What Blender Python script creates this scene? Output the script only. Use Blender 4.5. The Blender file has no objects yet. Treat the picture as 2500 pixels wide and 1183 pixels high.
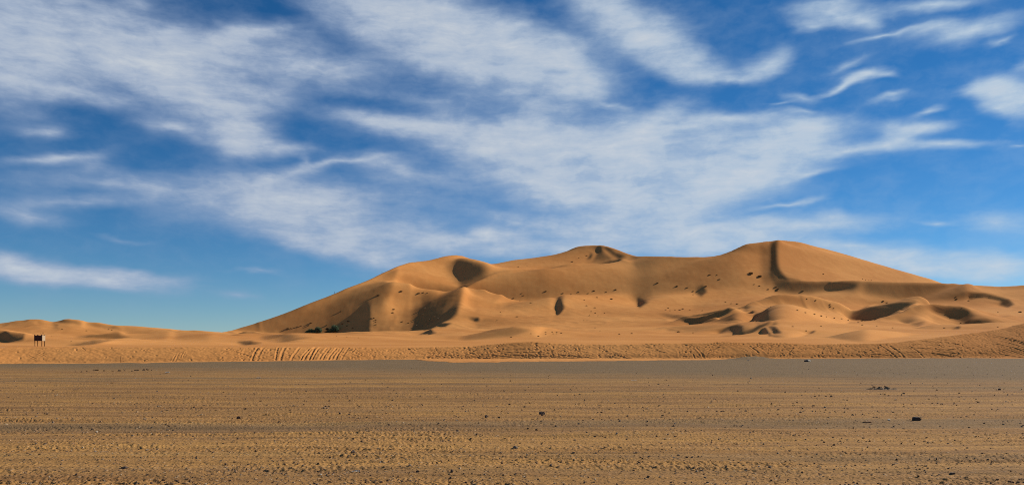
import bpy, bmesh, math, random
import numpy as np
from mathutils import Vector, Matrix, Euler

# ------------------------------------------------------------------ frame of reference
# eye at the origin, 1.6 m up, looking along +Y.  A sight line is named by its column u and row v
# (2500 units span the lens' width); F, VH turn a surveyed sight line + distance into a point.
F, UC, VH, EYE = 1962.0, 1250.0, 848.0, 1.6
SUN_AZ, SUN_EL = math.radians(60), math.radians(28)     # clockwise from +Y, above horizon
rng = np.random.default_rng(7)
random.seed(7)

def zrow(v, Y): return EYE + (VH - v) * Y / F
def xcol(u, Y): return (u - UC) * Y / F

def interp(u, pts):
    a = np.array(sorted(pts), float)
    return np.interp(u, a[:, 0], a[:, 1])

def gblur(a, s, axis):
    """gaussian blur along one axis, edge clamped"""
    if s <= 0: return a
    r = int(math.ceil(3 * s)); k = np.exp(-0.5 * (np.arange(-r, r + 1) / s) ** 2); k /= k.sum()
    a = np.moveaxis(a, axis, 0)
    p = np.concatenate([np.repeat(a[:1], r, 0), a, np.repeat(a[-1:], r, 0)], 0)
    o = np.zeros_like(a)
    for i, w in enumerate(k): o += w * p[i:i + a.shape[0]]
    return np.moveaxis(o, 0, axis)

def smooth_curve(u, pts, s):
    """piecewise linear through pts, sampled on the regular u, softened by s columns"""
    return gblur(interp(u, pts), s, 0)

_perm = np.random.default_rng(3).permutation(512).astype(np.int64)
_grad = np.stack([np.cos(np.arange(512) * 2.399963), np.sin(np.arange(512) * 2.399963)], 1)
def perlin(x, y, seed=0):
    xi = np.floor(x).astype(np.int64); yi = np.floor(y).astype(np.int64)
    xf = x - xi; yf = y - yi
    def g(a, b):
        h = _perm[(_perm[(a + seed * 17) & 511] + b + seed * 31) & 511]
        return _grad[h, 0], _grad[h, 1]
    def fade(t): return t * t * t * (t * (t * 6 - 15) + 10)
    n = []
    for dx in (0, 1):
        for dy in (0, 1):
            gx, gy = g(xi + dx, yi + dy)
            n.append(gx * (xf - dx) + gy * (yf - dy))
    sx, sy = fade(xf), fade(yf)
    a = n[0] + sy * (n[1] - n[0]); b = n[2] + sy * (n[3] - n[2])
    return (a + sx * (b - a)) * 1.5
def fbm(x, y, oct=4, seed=0, gain=0.5, lac=2.03):
    o = np.zeros_like(x); a = 1.0; f = 1.0
    for i in range(oct):
        o += a * perlin(x * f + 13.7 * i, y * f - 7.1 * i, seed + i); a *= gain; f *= lac
    return o

# ------------------------------------------------------------------ the dune field as one height grid
DU = 3.0
U = np.arange(-500, 3001, DU); NI = len(U)
NJ = 860
YR = 118.0 * (1500 / 118.0) ** (np.arange(NJ) / (NJ - 1.0))
UU, YY = np.meshgrid(U, YR)
XX = xcol(UU, YY)

def edge_Y(u):      # where the gravel plain ends and the sand begins
    v = interp(u, [(-500, 890), (0, 888), (140, 887), (300, 884), (420, 882), (500, 881), (520, 879), (600, 879), (800, 877),
                   (1000, 875.5), (1040, 880), (1100, 884), (1210, 884), (1240, 882), (1380, 881), (1500, 880), (1700, 878), (1780, 876),
                   (1805, 871.5), (1850, 871), (1900, 874), (1960, 875), (2100, 874.5), (2300, 873.8), (2500, 873.5), (3000, 873)])
    return EYE * F / (v - VH)

def base_heights():
    s = lambda pts, w=8: smooth_curve(U, pts, w)
    # skyline of the big dune and of the low dunes on the left
    vS = s([(-500, 795), (0, 789), (40, 783), (75, 779), (105, 779), (130, 784.5), (150, 779.5), (167, 777), (190, 779.5), (215, 785), (240, 786), (280, 793),
            (340, 795), (400, 800), (440, 805), (500, 810), (530, 812), (560, 807), (600, 795), (650, 779), (700, 762), (750, 742), (800, 722), (850, 700),
            (900, 680), (950, 657), (975, 645), (1000, 638), (1045, 633), (1085, 623), (1110, 620), (1130, 622.5), (1150, 631), (1168, 640),
            (1195, 643), (1210, 642), (1250, 634), (1300, 628), (1350, 621), (1385, 611), (1405, 601), (1430, 598), (1475, 596.5), (1500, 605),
            (1530, 616), (1556, 622), (1600, 622), (1650, 624), (1700, 625.5), (1735, 624.5), (1760, 620), (1785, 611), (1805, 601), (1822, 593),
            (1850, 590.5), (1880, 586), (1910, 584), (1940, 587), (1960, 591), (2000, 602), (2050, 615), (2100, 630), (2150, 646), (2200, 663),
            (2250, 679), (2300, 692), (2400, 715), (2500, 730), (3000, 760)], 1.5)
    YS = s([(-500, 520), (0, 520), (400, 520), (520, 600), (560, 648), (650, 660), (750, 680), (850, 712), (900, 736), (950, 772), (1000, 812), (1110, 865), (1195, 930),
            (1300, 985), (1400, 1010), (1480, 1010), (1540, 950), (1600, 885), (1650, 880), (1740, 885), (1830, 905), (1900, 930), (2000, 985),
            (2150, 1040), (2300, 1080), (2500, 1120), (3000, 1150)], 8)
    # foot of the steep face and the rising sand in front of it
    v4 = s([(-500, 815), (0, 812), (500, 822), (600, 813), (800, 812), (900, 803), (1000, 806), (1200, 800), (1500, 798), (1800, 790), (2100, 785), (2300, 790), (3000, 790)], 12)
    Y4 = s([(-500, 440), (400, 450), (500, 460), (540, 560), (600, 612), (700, 604), (850, 574), (920, 568), (1000, 562), (1300, 540), (2500, 540), (3000, 540)], 12)
    vM = s([(-500, 800), (400, 811), (520, 818), (600, 803), (750, 780), (850, 765), (920, 760), (1000, 770), (1130, 757), (1250, 742), (1400, 738), (1600, 742), (1750, 728), (1880, 712),
            (1950, 722), (2050, 735), (2150, 742), (2300, 745), (2450, 745), (3000, 750)], 10)
    YM = s([(-500, 480), (400, 480), (500, 500), (540, 600), (600, 638), (750, 631), (850, 622), (920, 655), (1000, 685), (1060, 692), (1130, 705), (1200, 745), (1400, 768), (1600, 770), (1750, 785), (1880, 802),
            (2000, 768), (2150, 765), (2500, 755), (3000, 750)], 12)
    # the ridge in front of the summits (only where it stands free of the face behind)
    rid = s([(925, 0), (1065, 1), (1530, 1), (1565, 0), (1870, 0), (1915, 1), (3000, 1)], 3)
    vR0 = s([(900, 742), (960, 738), (1000, 733), (1050, 724), (1100, 714), (1130, 706), (1160, 688), (1200, 672), (1250, 660), (1300, 657), (1340, 655),
             (1380, 645), (1400, 643), (1450, 644), (1480, 643), (1500, 639), (1530, 630), (1556, 622), (1600, 620), (1880, 690), (1920, 683), (2000, 687), (2060, 684), (2120, 687.5),
             (2300, 692), (2350, 693.5), (2400, 697), (2440, 699), (2470, 697), (2500, 695), (3000, 690)], 1.5)
    YR0 = s([(900, 735), (960, 765), (1000, 772), (1050, 768), (1100, 760), (1130, 758), (1200, 798), (1300, 838), (1400, 862), (1500, 895), (1556, 900), (1880, 822),
             (2000, 818), (2100, 815), (2300, 815), (2500, 835), (3000, 840)], 6)
    zS, z4, zM = zrow(vS, YS), zrow(v4, Y4), zrow(vM, YM)
    fr = 0.45
    YRn = rid * YR0 + (1 - rid) * (YM + fr * (YS - YM))
    zf = zM + fr * (zS - zM)
    zR = rid * zrow(vR0, YR0) + (1 - rid) * zf
    fT = 0.22
    YT = YRn + np.where(rid > 0.01, 0.28, 0.3) * (YS - YRn)
    zT = rid * (zR - 1.5) + (1 - rid) * (zR + 0.3 * (zS - zR))
    # near field
    y0 = np.full(NI, 118.0)
    z0 = zrow(s([(-500, 847), (0, 847.5), (100, 848), (2050, 849), (2200, 846), (2300, 836), (2400, 822), (2500, 803), (2600, 790), (3000, 760)], 6), 122.0)
    z0 = np.where(U > 2100, z0 - 0.4, z0)
    y1 = np.full(NI, 205.0); z1 = zrow(s([(-500, 838), (500, 841), (2100, 838), (2300, 828), (2500, 815), (3000, 790)]), 205.0)
    y2 = np.full(NI, 320.0); z2 = zrow(s([(-500, 824), (100, 824), (500, 832), (1000, 829), (1500, 823), (2100, 816), (2500, 806), (3000, 790)]), 320.0)
    ks = [(y0, z0), (y1, z1), (y2, z2), (Y4, z4), (YM, zM), (YRn, zR), (YT, zT), (YS, zS), (YS + 45, zS - 16), (YS + 150, zS * 0.45), (np.full(NI, 1500.), zS * 0.2)]
    KY = np.stack([k[0] for k in ks]); KZ = np.stack([k[1] for k in ks])
    B = np.empty((NJ, NI))
    for i in range(NI): B[:, i] = np.interp(YR, KY[:, i], KZ[:, i])
    # soften the kinks: strongly everywhere, lightly at the crests
    soft = gblur(gblur(B, 9, 0), 2.0, 1); crisp = gblur(B, .7, 0)
    cr = np.exp(-((YY - YS[None]) / 16.0) ** 2)
    cr = np.maximum(cr, rid[None] * np.exp(-((YY - YRn[None]) / 12.0) ** 2))
    B = soft * (1 - cr) + crisp * cr
    pin = np.maximum(np.exp(-((YY - YS[None]) / np.where(YY > YS[None], 40.0, 5.0)) ** 2), rid[None] * np.exp(-((YY - YRn[None]) / 2.6) ** 2))
    return B, pin, rid, YRn

def smax(a, b, k):
    h = np.clip(0.5 + 0.5 * (a - b) / k, 0, 1)
    return b * (1 - h) + a * h + k * h * (1 - h)

# free standing low dunes: crest as (u, v, distance), slope towards us, slope away
LOW = [
    ([(470, 836, 440), (516, 824, 430), (584, 813, 420), (657, 811, 425), (738, 814.5, 440), (830, 813, 445), (906, 811, 440), (948, 816, 440), (1030, 824, 430), (1080, 832, 420)], .10, .30),
    ([(1090, 836, 410), (1111, 828, 400), (1156, 816, 378), (1206, 801, 352), (1257, 794.5, 335), (1313, 795, 338), (1346, 798, 350), (1380, 808, 372), (1436, 821, 410), (1480, 830, 430)], .21, .30),
    ([(1500, 826, 500), (1545, 814, 490), (1576, 803, 475), (1632, 796, 460), (1716, 792, 452), (1800, 787, 440), (1889, 780, 425), (1924, 775, 440), (1988, 780, 475), (2046, 788, 500), (2116, 803, 520)], .22, .28),
    ([(1650, 838, 330), (1700, 828, 320), (1780, 817, 310), (1860, 815.5, 305), (1924, 816, 310), (2004, 818, 320), (2080, 826, 330)], .09, .25),
    ([(1870, 836, 290), (1911, 829, 285), (2020, 822, 270), (2068, 810, 262), (2113, 802, 258), (2180, 807, 275), (2276, 818, 300), (2340, 826, 310)], .10, .28),
    ([(2150, 812, 400), (2209, 800, 390), (2276, 792, 385), (2340, 791, 380), (2388, 788, 380), (2440, 785, 378), (2487, 788, 380), (2600, 792, 380), (2800, 800, 380)], .14, .3),
    ([(1820, 742, 612), (1860, 733, 608), (1879, 722, 606), (1905, 716, 606), (1937, 717, 610), (1975, 724, 625), (2020, 736, 645), (2062, 746, 660), (2110, 760, 670)], .11, .3),
    ([(2040, 777, 650), (2065, 769, 640), (2116, 751, 625), (2160, 743, 615), (2199, 736.5, 606), (2240, 738, 600), (2275, 744, 604)], .55, .12),
    ([(1630, 776, 560), (1690, 769, 552), (1740, 760, 546), (1778, 750, 540), (1800, 754, 540), (1850, 765, 550)], .5, .1),
    ([(2060, 782, 575), (2100, 779, 570), (2148, 776, 562), (2212, 759, 553), (2241, 741, 548), (2300, 742, 560), (2400, 759, 580), (2480, 776, 590), (2560, 790, 600)], .24, .35),
    ([(1660, 793, 525), (1700, 789.5, 518), (1744, 783.5, 511), (1778, 771, 506), (1794, 760, 503), (1830, 764, 510), (1880, 774, 522), (1940, 786, 535)], .2, .35),
    ([(560, 842, 250), (620, 834, 245), (700, 832, 240), (800, 834, 245), (900, 840, 250)], .05, .2),
    ([(60, 842, 250), (140, 836, 245), (220, 833, 240), (300, 829, 240), (380, 833, 250), (440, 840, 260)], .05, .2),
    ([(-300, 830, 330), (-60, 806, 330), (0, 801, 325), (30, 806, 328), (64, 812, 340), (110, 821, 350), (160, 828, 360)], .12, .3),
    ([(120, 828, 400), (180, 819, 400), (240, 815, 400), (290, 810, 400), (380, 818, 420), (450, 828, 440)], .14, .3),
]
def add_low(B, pin):
    for pts, sf, sb in LOW:
        p = np.array(pts, float)
        n = (U >= p[0, 0]) & (U <= p[-1, 0]); idx = np.where(n)[0]
        vc = gblur(np.interp(U, p[:, 0], p[:, 1]), 4, 0)[idx]; yc = gblur(np.interp(U, p[:, 0], p[:, 2]), 4, 0)[idx]
        zc = zrow(vc, yc)
        tt = np.linspace(0, 1, len(idx)); tt = np.clip(np.minimum(tt, 1 - tt) / .2, 0, 1)
        zc -= .012 * yc * (1 - tt) ** 2
        y = YR[:, None]
        prof = np.where(y < yc, zc - sf * (yc - y), zc - sb * (y - yc))
        up = np.clip((prof - B[:, idx]) / .8, 0, 1) * np.clip(tt / .6, 0, 1)
        B[:, idx] = smax(prof, B[:, idx], 0.4)
        pin[:, idx] = np.maximum(pin[:, idx], .6 * up * np.exp(-((y - yc) / 3.0) ** 2))
    return B

# slopes seen along the sun's bearing (m per m, rising to the right): the steep lee sides, hollows and windward faces,
# each outlined by the sight lines it spans
SLOPES = [
    # (outline, slope, softness, strength)
    ([(515, 826), (556, 811), (650, 783), (750, 746), (850, 704), (950, 661), (975, 655), (962, 700), (930, 735), (895, 742), (830, 790), (815, 812), (600, 813)], .40, 4, 3),
    ([(800, 735), (900, 690), (950, 668), (955, 700), (930, 735), (895, 742), (840, 785), (800, 800)], .47, 12, 3),
    ([(985, 652), (1045, 640), (1100, 628), (1104, 660), (1125, 712), (1050, 736), (1000, 745), (965, 740), (972, 690)], -.2, 6, 4.5, 'B'),
    ([(1088, 640), (1150, 634), (1195, 650), (1190, 685), (1130, 702), (1095, 668)], .43, 8, 1.5, 'B'),
    ([(1108, 632), (1144, 638), (1178, 650), (1182, 671), (1155, 684), (1127, 702), (1114, 672)], .8, 6, 2.5, 'B'),
    ([(905, 728), (905, 800), (815, 802), (790, 792), (870, 738)], .5, 7, 3),
    ([(897, 728), (905, 736), (905, 766), (902, 796), (858, 806), (824, 797), (862, 763)], 1.0, 3, 5),
    ([(904, 738), (960, 744), (1000, 745), (1006, 782), (960, 802), (906, 800)], .27, 6, 3.5),
    ([(982, 730), (1060, 708), (1060, 790), (1000, 795), (985, 770)], .42, 8, 1.5, 'F'),
    ([(1006, 724), (1055, 708), (1070, 708), (1070, 785), (1036, 797), (1016, 792), (1006, 761)], .52, 7, 2.5, 'F'),
    ([(1030, 716), (1055, 708), (1109, 694), (1131, 689), (1133, 711), (1122, 725), (1118, 748), (1103, 764), (1079, 777), (1068, 783), (1045, 793), (1034, 786), (1028, 755)], .9, 3.5, 2.5, 'F'),
    ([(1072, 780), (1106, 783), (1087, 794), (1070, 786)], 1.0, 1.5, 2.5),
    ([(1017, 818), (1049, 806), (1068, 810), (1047, 815)], .8, 1.5, 2),
    ([(1125, 770), (1150, 776), (1160, 800), (1100, 815), (1080, 805), (1105, 785)], -.12, 4, 1),
    ([(1140, 761), (1168, 762), (1172, 775), (1163, 778), (1153, 770)], 1.0, 2, 2.5),
    ([(1122, 730), (1165, 722), (1250, 738), (1345, 752), (1345, 775), (1250, 770), (1180, 755), (1125, 760)], -.02, 6, .8),
    ([(1140, 690), (1160, 670), (1210, 650), (1340, 640), (1385, 630), (1500, 620), (1560, 608), (1600, 605), (1875, 570), (1875, 700), (1740, 712), (1560, 722), (1370, 726), (1250, 738), (1165, 722)], .24, 7, 3, 'F'),
    ([(1150, 690), (1165, 668), (1210, 650), (1320, 642), (1340, 700), (1345, 738), (1240, 733), (1165, 718)], .37, 10, 3.5, 'F'),
    ([(1350, 650), (1364, 650), (1374, 725), (1354, 725)], .34, 6, 2, 'F'),
    ([(1545, 605), (1850, 575), (1850, 700), (1600, 715), (1550, 730)], .22, 14, 3),
    ([(1545, 605), (1760, 605), (1760, 690), (1600, 715), (1550, 730)], .29, 18, 3),
    ([(1545, 605), (1680, 605), (1680, 690), (1600, 715), (1550, 735)], .35, 18, 3),
    ([(1548, 610), (1600, 610), (1590, 730), (1553, 735)], .43, 9, 3),
    ([(1800, 600), (1868, 575), (1870, 690), (1815, 700)], .07, 12, 3),
    ([(1856, 575), (1902, 575), (1902, 690), (1862, 700)], .42, 6, 2),
    ([(1880, 572), (1901, 572), (1896, 610), (1898, 640), (1908, 662), (1928, 677), (1960, 687), (1935, 696), (1896, 694), (1879, 672), (1881, 630)], .95, 3.5, 4),
    ([(1886, 665), (1925, 672), (2014, 676), (2084, 674), (2110, 684), (2090, 712), (2020, 716), (1940, 722), (1890, 712)], .46, 7, 2.5, 'F'),
    ([(1365, 723), (1380, 744), (1369, 763), (1358, 768), (1360, 752), (1352, 745)], 1.1, 1.5, 2.2),
    ([(1385, 730), (1540, 722), (1545, 755), (1400, 765)], -.03, 6, .8),
    ([(1554, 731), (1562, 728), (1586, 739), (1562, 752), (1555, 741)], 1.1, 1.5, 2.2),
    ([(1590, 740), (1680, 735), (1690, 755), (1600, 758)], -.05, 5, .8),
    ([(1699, 710), (1716, 699), (1727, 716), (1713, 728), (1699, 721)], .9, 2, 2.5),
    ([(1660, 782), (1730, 774), (1778, 752), (1796, 756), (1780, 772), (1744, 786), (1690, 794)], 1.0, 1.5, 4),
    ([(1598, 763), (1677, 774), (1692, 785), (1640, 777)], .5, 4, 1.5),
    ([(1809, 753), (1844, 752), (1842, 764), (1822, 764)], .8, 3, 2),
    ([(1750, 790), (1800, 768), (1860, 770), (1880, 779), (1800, 785)], -.06, 4, .8),
    ([(1906, 592), (1960, 597), (2050, 621), (2150, 652), (2280, 690), (2080, 682), (1925, 680), (1904, 660)], -.1, 5, 2.5, 'B'),
    ([(2018, 675), (2078, 673), (2106, 680), (2080, 708), (2022, 708)], .95, 3, 2.5, 'F'),
    ([(2100, 678), (2300, 680), (2360, 685), (2360, 735), (2200, 735), (2110, 718)], .36, 7, 3.5, 'F'),
    ([(2062, 770), (2116, 751), (2199, 736), (2240, 737), (2212, 762), (2148, 780), (2080, 782)], 1.0, 1.5, 4),
    ([(1830, 745), (1880, 726), (1905, 718), (1960, 722), (2040, 742), (2060, 765), (1920, 765), (1830, 765)], -.02, 5, 2.2),
    ([(2245, 745), (2300, 745), (2400, 762), (2276, 750), (2220, 775), (2150, 790), (2210, 762)], -.08, 4, 1),
    ([(2272, 750), (2340, 755), (2414, 774), (2440, 781), (2404, 786), (2324, 785), (2284, 765)], .95, 2.5, 3.5),
    ([(2366, 722), (2404, 717), (2462, 730), (2478, 743), (2462, 752), (2436, 744), (2446, 736), (2404, 727), (2366, 735)], 1.0, 1.8, 3.5),
    ([(1780, 801), (1838, 795), (1886, 783), (1842, 808), (1796, 814), (1750, 815)], 1.0, 1.5, 4),
    ([(1640, 797), (1780, 793), (1850, 787), (1780, 800), (1700, 812), (1620, 808)], .22, 4, 1.2),
    ([(1873, 792), (1892, 797), (1911, 814), (1890, 816)], .95, 2, 3.5),
    ([(1900, 782), (1990, 784), (2080, 802), (2000, 810), (1920, 806)], -.1, 4, 1),
    ([(1969, 816), (1982, 809), (1993, 808), (1987, 814)], .9, 1, 2.5),
    ([(2322, 805), (2336, 798), (2348, 798), (2341, 804)], .9, 1, 2.5),
    ([(2215, 796), (2250, 788), (2262, 788), (2240, 797)], .5, 2, 2),
    ([(-60, 806), (0, 809), (12, 808), (43, 812), (62, 813), (57, 822), (45, 825), (-60, 822)], .95, 1.5, 2.2),
    ([(1467, 599), (1481, 599), (1503, 617), (1535, 627), (1512, 634), (1490, 620)], .5, 3, 2, 'B'),
    ([(1439, 614), (1449, 620), (1441, 632), (1428, 634), (1438, 625)], .8, 1.5, 2.5, 'B'),
    ([(1464, 645), (1492, 636), (1514, 632), (1530, 640), (1494, 655)], .7, 1.5, 2.5, 'B'),
    ([(1200, 648), (1350, 624), (1400, 606), (1460, 602), (1436, 625), (1420, 640), (1250, 655)], .03, 5, 2, 'B'),
    ([(631, 825), (668, 819), (774, 825), (696, 834), (648, 831)], .28, 2.5, 1.5),
    ([(575, 837), (612, 834), (643, 837), (598, 843)], .4, 1.5, 2),
    ([(178, 822), (240, 817), (288, 811), (324, 823), (288, 827)], .3, 2, 1.5),
    ([(137, 845), (173, 835), (288, 829), (240, 838), (192, 844)], .25, 1.5, 1.5),
    ([(132, 786), (150, 781), (166, 778), (190, 786), (205, 791), (160, 790)], .3, 2, 1.5),
    ([(205, 790), (230, 787), (280, 794), (300, 803), (240, 800)], .3, 3, 1.5),
    ([(300, 798), (420, 806), (400, 825), (310, 820)], .12, 5, 1),
    ([(425, 808), (515, 813), (510, 828), (430, 826)], .2, 9, 1.0),
    ([(1112, 828), (1156, 817), (1206, 803), (1250, 798), (1300, 806), (1250, 822), (1180, 827), (1140, 830)], .24, 3, 1.5),
    ([(1340, 800), (1380, 810), (1440, 824), (1380, 830), (1320, 818)], -.08, 3, 1),
]
SV0, SV1 = 560, 860
def slope_maps(low, side=''):
    h, w = SV1 - SV0, 3600
    g = np.zeros((h, w)); W = np.zeros((h, w))
    vv, uu = np.mgrid[SV0:SV1, -550:3050]
    vv = vv + .5; uu = uu + .5
    for pts, val, soft, wt, *fb in SLOPES:
        if side and fb and fb[0] != side: continue
        cu = sum(q[0] for q in pts) / len(pts); cv = sum(q[1] for q in pts) / len(pts)
        if (cv > 792 or cu < 520) != low: continue
        val = np.interp(val, [-.25, -.1, 0, .13, .27, .43, .5, .75, 1], [-.06, 0, .07, .2, .34, .46, .57, .66, .70])
        p = np.array(pts, float); r = int(soft * 3 + 3)
        a0, a1 = int(p[:, 0].min() + 550 - r), int(p[:, 0].max() + 550 + r); b0, b1 = int(p[:, 1].min() - SV0 - r), int(p[:, 1].max() - SV0 + r)
        a0, b0 = max(a0, 0), max(b0, 0); b1 = min(b1, h)
        x, y = uu[b0:b1, a0:a1], vv[b0:b1, a0:a1]
        ins = np.zeros(x.shape, bool)
        for k in range(len(p)):
            (x0, y0), (x1, y1) = p[k], p[(k + 1) % len(p)]
            if y0 == y1: continue
            c = ((y0 <= y) & (y1 > y)) | ((y1 <= y) & (y0 > y))
            ins ^= c & (x < x0 + (y - y0) * (x1 - x0) / (y1 - y0))
        m = gblur(gblur(ins.astype(float), soft, 0), soft, 1)
        gs, Ws = g[b0:b1, a0:a1], W[b0:b1, a0:a1]
        gs[:] = gs * (1 - m) + val * m
        Ws[:] = Ws * (1 - m) + wt * m
    return g, W

def relax(B, pin, rid, YRn):
    maps = slope_maps(False), slope_maps(False, 'F'), slope_maps(False, 'B'), slope_maps(True)
    split = gblur(interp(U, [(-500, 2000), (505, 2000), (515, 548), (900, 545), (1000, 535), (1300, 520), (2000, 505), (3000, 500)]), 1.5, 0)[None]
    up = np.clip((YY - split) / 14 + .5, 0, 1)
    rr = (rid > .5).astype(float)[None] * np.ones_like(YY); fr = (YY < YRn[None] + .5).astype(float)
    ax, ay = math.sin(SUN_AZ), math.cos(SUN_AZ)
    sx = (F / (DU * YR))[:, None]; dY = np.diff(YR)[:, None]; sy = np.concatenate([1.0 / dY, [[0.0]]])
    kx = ax * sx; ky = ay * sy
    def DX(x):
        o = np.zeros_like(x); o[:, :-1] = np.diff(x, axis=1); return o
    def DYf(x):
        o = np.zeros_like(x); o[:-1] = np.diff(x, axis=0); return o
    def DXt(q):
        o = np.zeros_like(q); o[:, :-1] -= q[:, :-1]; o[:, 1:] += q[:, :-1]; return o
    def DYt(q):
        o = np.zeros_like(q); o[:-1] -= q[:-1]; o[1:] += q[:-1]; return o
    d = np.zeros_like(B)
    BG = kx * DX(B) + ky * DYf(B)
    wb = gblur(np.where(U < 1150, 1 / 160.0 ** 2, 1 / 75.0 ** 2), 8, 0)[None] + 0.6 * pin ** 2 + 0.05 * np.clip((200 - YY) / 80, 0, 1)
    Z = B.copy()
    for it in range(4):
        V = VH - (Z - EYE) * F / YY
        run = np.minimum.accumulate(V, axis=0)
        vis = (V <= run + 1.2)
        iv = np.clip((V - SV0), 0, SV1 - SV0 - 1.01); iu = np.clip(UU + DU / 2 + 550, 0, 3598)
        i0 = iv.astype(int); j0 = iu.astype(int); fv = iv - i0
        gs = 0.0; Ws = 0.0
        for (g, W), k in zip(maps, (up * (1 - rr), up * rr * fr, up * rr * (1 - fr), 1 - up)):
            gs = gs + k * (g[i0, j0] * (1 - fv) + g[i0 + 1, j0] * fv); Ws = Ws + k * (W[i0, j0] * (1 - fv) + W[i0 + 1, j0] * fv)
        Ws = gblur(gblur(Ws * vis, 0.7, 0), 1.2, 1)
        if it: gs = .5 * gs + .5 * gs0; Ws = .5 * Ws + .5 * Ws0
        gs0, Ws0 = gs, Ws
        q0 = np.where(Ws > 1e-3, gs - BG, 0.0) * Ws
        px = 0.10 / (1 + .8 * Ws); py = 0.14 / (1 + 1.0 * Ws)
        cx = px * sx * sx; cy = py * sy * sy
        def A(x):
            ex, ey = DX(x), DYf(x)
            q = Ws * (kx * ex + ky * ey)
            return wb * x + DXt(kx * q + cx * ex) + DYt(ky * q + cy * ey)
        b = DXt(kx * q0) + DYt(ky * q0)
        mx = Ws * kx * kx + cx; my = Ws * ky * ky + cy
        diag = wb + mx + my; diag[:, 1:] += mx[:, :-1]; diag[1:] += my[:-1]
        r = b - A(d); zz = r / diag; p = zz.copy(); rz = (r * zz).sum()
        for k in range(190):
            Ap = A(p); al = rz / (p * Ap).sum(); d += al * p; r -= al * Ap
            zz = r / diag; rn = (r * zz).sum(); p = zz + (rn / rz) * p; rz = rn
        Z = B + d
    return Z

def build_heights():
    B, pin, rid, YRn = base_heights()
    B = add_low(B, pin)
    Z = relax(B, pin, rid, YRn)
    Z = gblur(Z, 0.4, 0)
    far = np.clip((YY - 150) / 200, 0, 1)
    Z += far * (0.30 * fbm(XX / 42, YY / 50, 2, 5) + 0.05 * fbm(XX / 11, YY / 14, 3, 9))
    steep = np.clip((YY - 600) / 60, 0, 1); Z += steep * (.03 * fbm(XX / 3.0, YY / 45.0, 2, 27) + .05 * perlin(XX / 7.0 + YY / 30, YY / 9.0, 29))
    hum = np.clip((YY - 400) / 80, 0, 1) * np.clip((720 - YY) / 90, 0, 1)
    rg = 1 - np.abs(fbm((XX + .5 * YY) / 34, (YY - .45 * XX) / 60, 3, 15)); Z += hum * 1.5 * np.maximum(0, rg - .72) * (.6 + .6 * fbm(XX / 90, YY / 90, 2, 19))
    return Z
# ------------------------------------------------------------------ scene helpers
scn = bpy.context.scene
COL = scn.collection
def link(o):
    COL.objects.link(o); return o
def grid_mesh(name, X, Y, Z, mat, smooth=True, attrs=None):
    nj, ni = X.shape
    co = np.stack([X, Y, Z], -1).reshape(-1, 3).astype(np.float32)
    idx = np.arange(nj * ni).reshape(nj, ni)
    f = np.stack([idx[:-1, :-1], idx[:-1, 1:], idx[1:, 1:], idx[1:, :-1]], -1).reshape(-1, 4)
    return raw_mesh(name, co, f, mat, smooth, attrs)
def raw_mesh(name, co, f, mat, smooth=False, attrs=None):
    me = bpy.data.meshes.new(name)
    nf, k = f.shape
    me.vertices.add(len(co)); me.vertices.foreach_set("co", np.ascontiguousarray(co, np.float32).ravel())
    me.loops.add(nf * k); me.loops.foreach_set("vertex_index", np.ascontiguousarray(f, np.int32).ravel())
    me.polygons.add(nf); me.polygons.foreach_set("loop_start", (np.arange(nf) * k).astype(np.int32))
    me.polygons.foreach_set("use_smooth", np.full(nf, smooth))
    for an, av in (attrs or {}).items():
        a = me.attributes.new(an, 'FLOAT', 'POINT'); a.data.foreach_set("value", np.ascontiguousarray(av, np.float32).ravel())
    me.update(calc_edges=True); me.validate()
    me.materials.append(mat)
    return link(bpy.data.objects.new(name, me))

class NT:
    """small shorthand for node trees"""
    def __init__(s, tree): s.t = tree; s.n = tree.nodes; s.l = tree.links
    def new(s, typ, **kw):
        n = s.n.new(typ)
        for k, v in kw.items(): setattr(n, k, v)
        return n
    def put(s, sock, v):
        if isinstance(v, bpy.types.NodeSocket): s.l.new(v, sock)
        elif v is not None: sock.default_value = v
    def math(s, op, a, b=None, c=None, clamp=False):
        n = s.new('ShaderNodeMath', operation=op, use_clamp=clamp)
        for i, v in enumerate((a, b, c)): s.put(n.inputs[i], v)
        return n.outputs[0]
    def vmath(s, op, a, b=None):
        n = s.new('ShaderNodeVectorMath', operation=op); s.put(n.inputs[0], a); s.put(n.inputs[1], b)
        return n.outputs[0]
    def noise(s, vec, scale, detail=3, rough=.5, dist=0, out='Fac'):
        n = s.new('ShaderNodeTexNoise'); s.put(n.inputs['Vector'], vec)
        n.inputs['Scale'].default_value = scale; n.inputs['Detail'].default_value = detail
        n.inputs['Roughness'].default_value = rough; n.inputs['Distortion'].default_value = dist
        return n.outputs[out]
    def scale(s, vec, xyz, loc=(0, 0, 0), rot=(0, 0, 0)):
        n = s.new('ShaderNodeMapping'); s.put(n.inputs['Vector'], vec); n.inputs['Scale'].default_value = xyz
        n.inputs['Location'].default_value = loc; n.inputs['Rotation'].default_value = rot
        return n.outputs[0]
    def ramp(s, fac, lo, hi, a=0.0, b=1.0, smooth=True):
        n = s.new('ShaderNodeMapRange'); n.interpolation_type = 'SMOOTHSTEP' if smooth else 'LINEAR'
        s.put(n.inputs['Value'], fac)
        for i, v in zip((1, 2, 3, 4), (lo, hi, a, b)): s.put(n.inputs[i], v)
        return n.outputs[0]
    def mix(s, fac, a, b, mode='MIX'):
        n = s.new('ShaderNodeMix', data_type='RGBA', blend_type=mode)
        s.put(n.inputs['Factor'], fac); s.put(n.inputs[6], a); s.put(n.inputs[7], b)
        return n.outputs[2]
    def attr(s, name):
        return s.new('ShaderNodeAttribute', attribute_name=name).outputs['Fac']
def rgb(r, g, b): return (r, g, b, 1)
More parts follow.
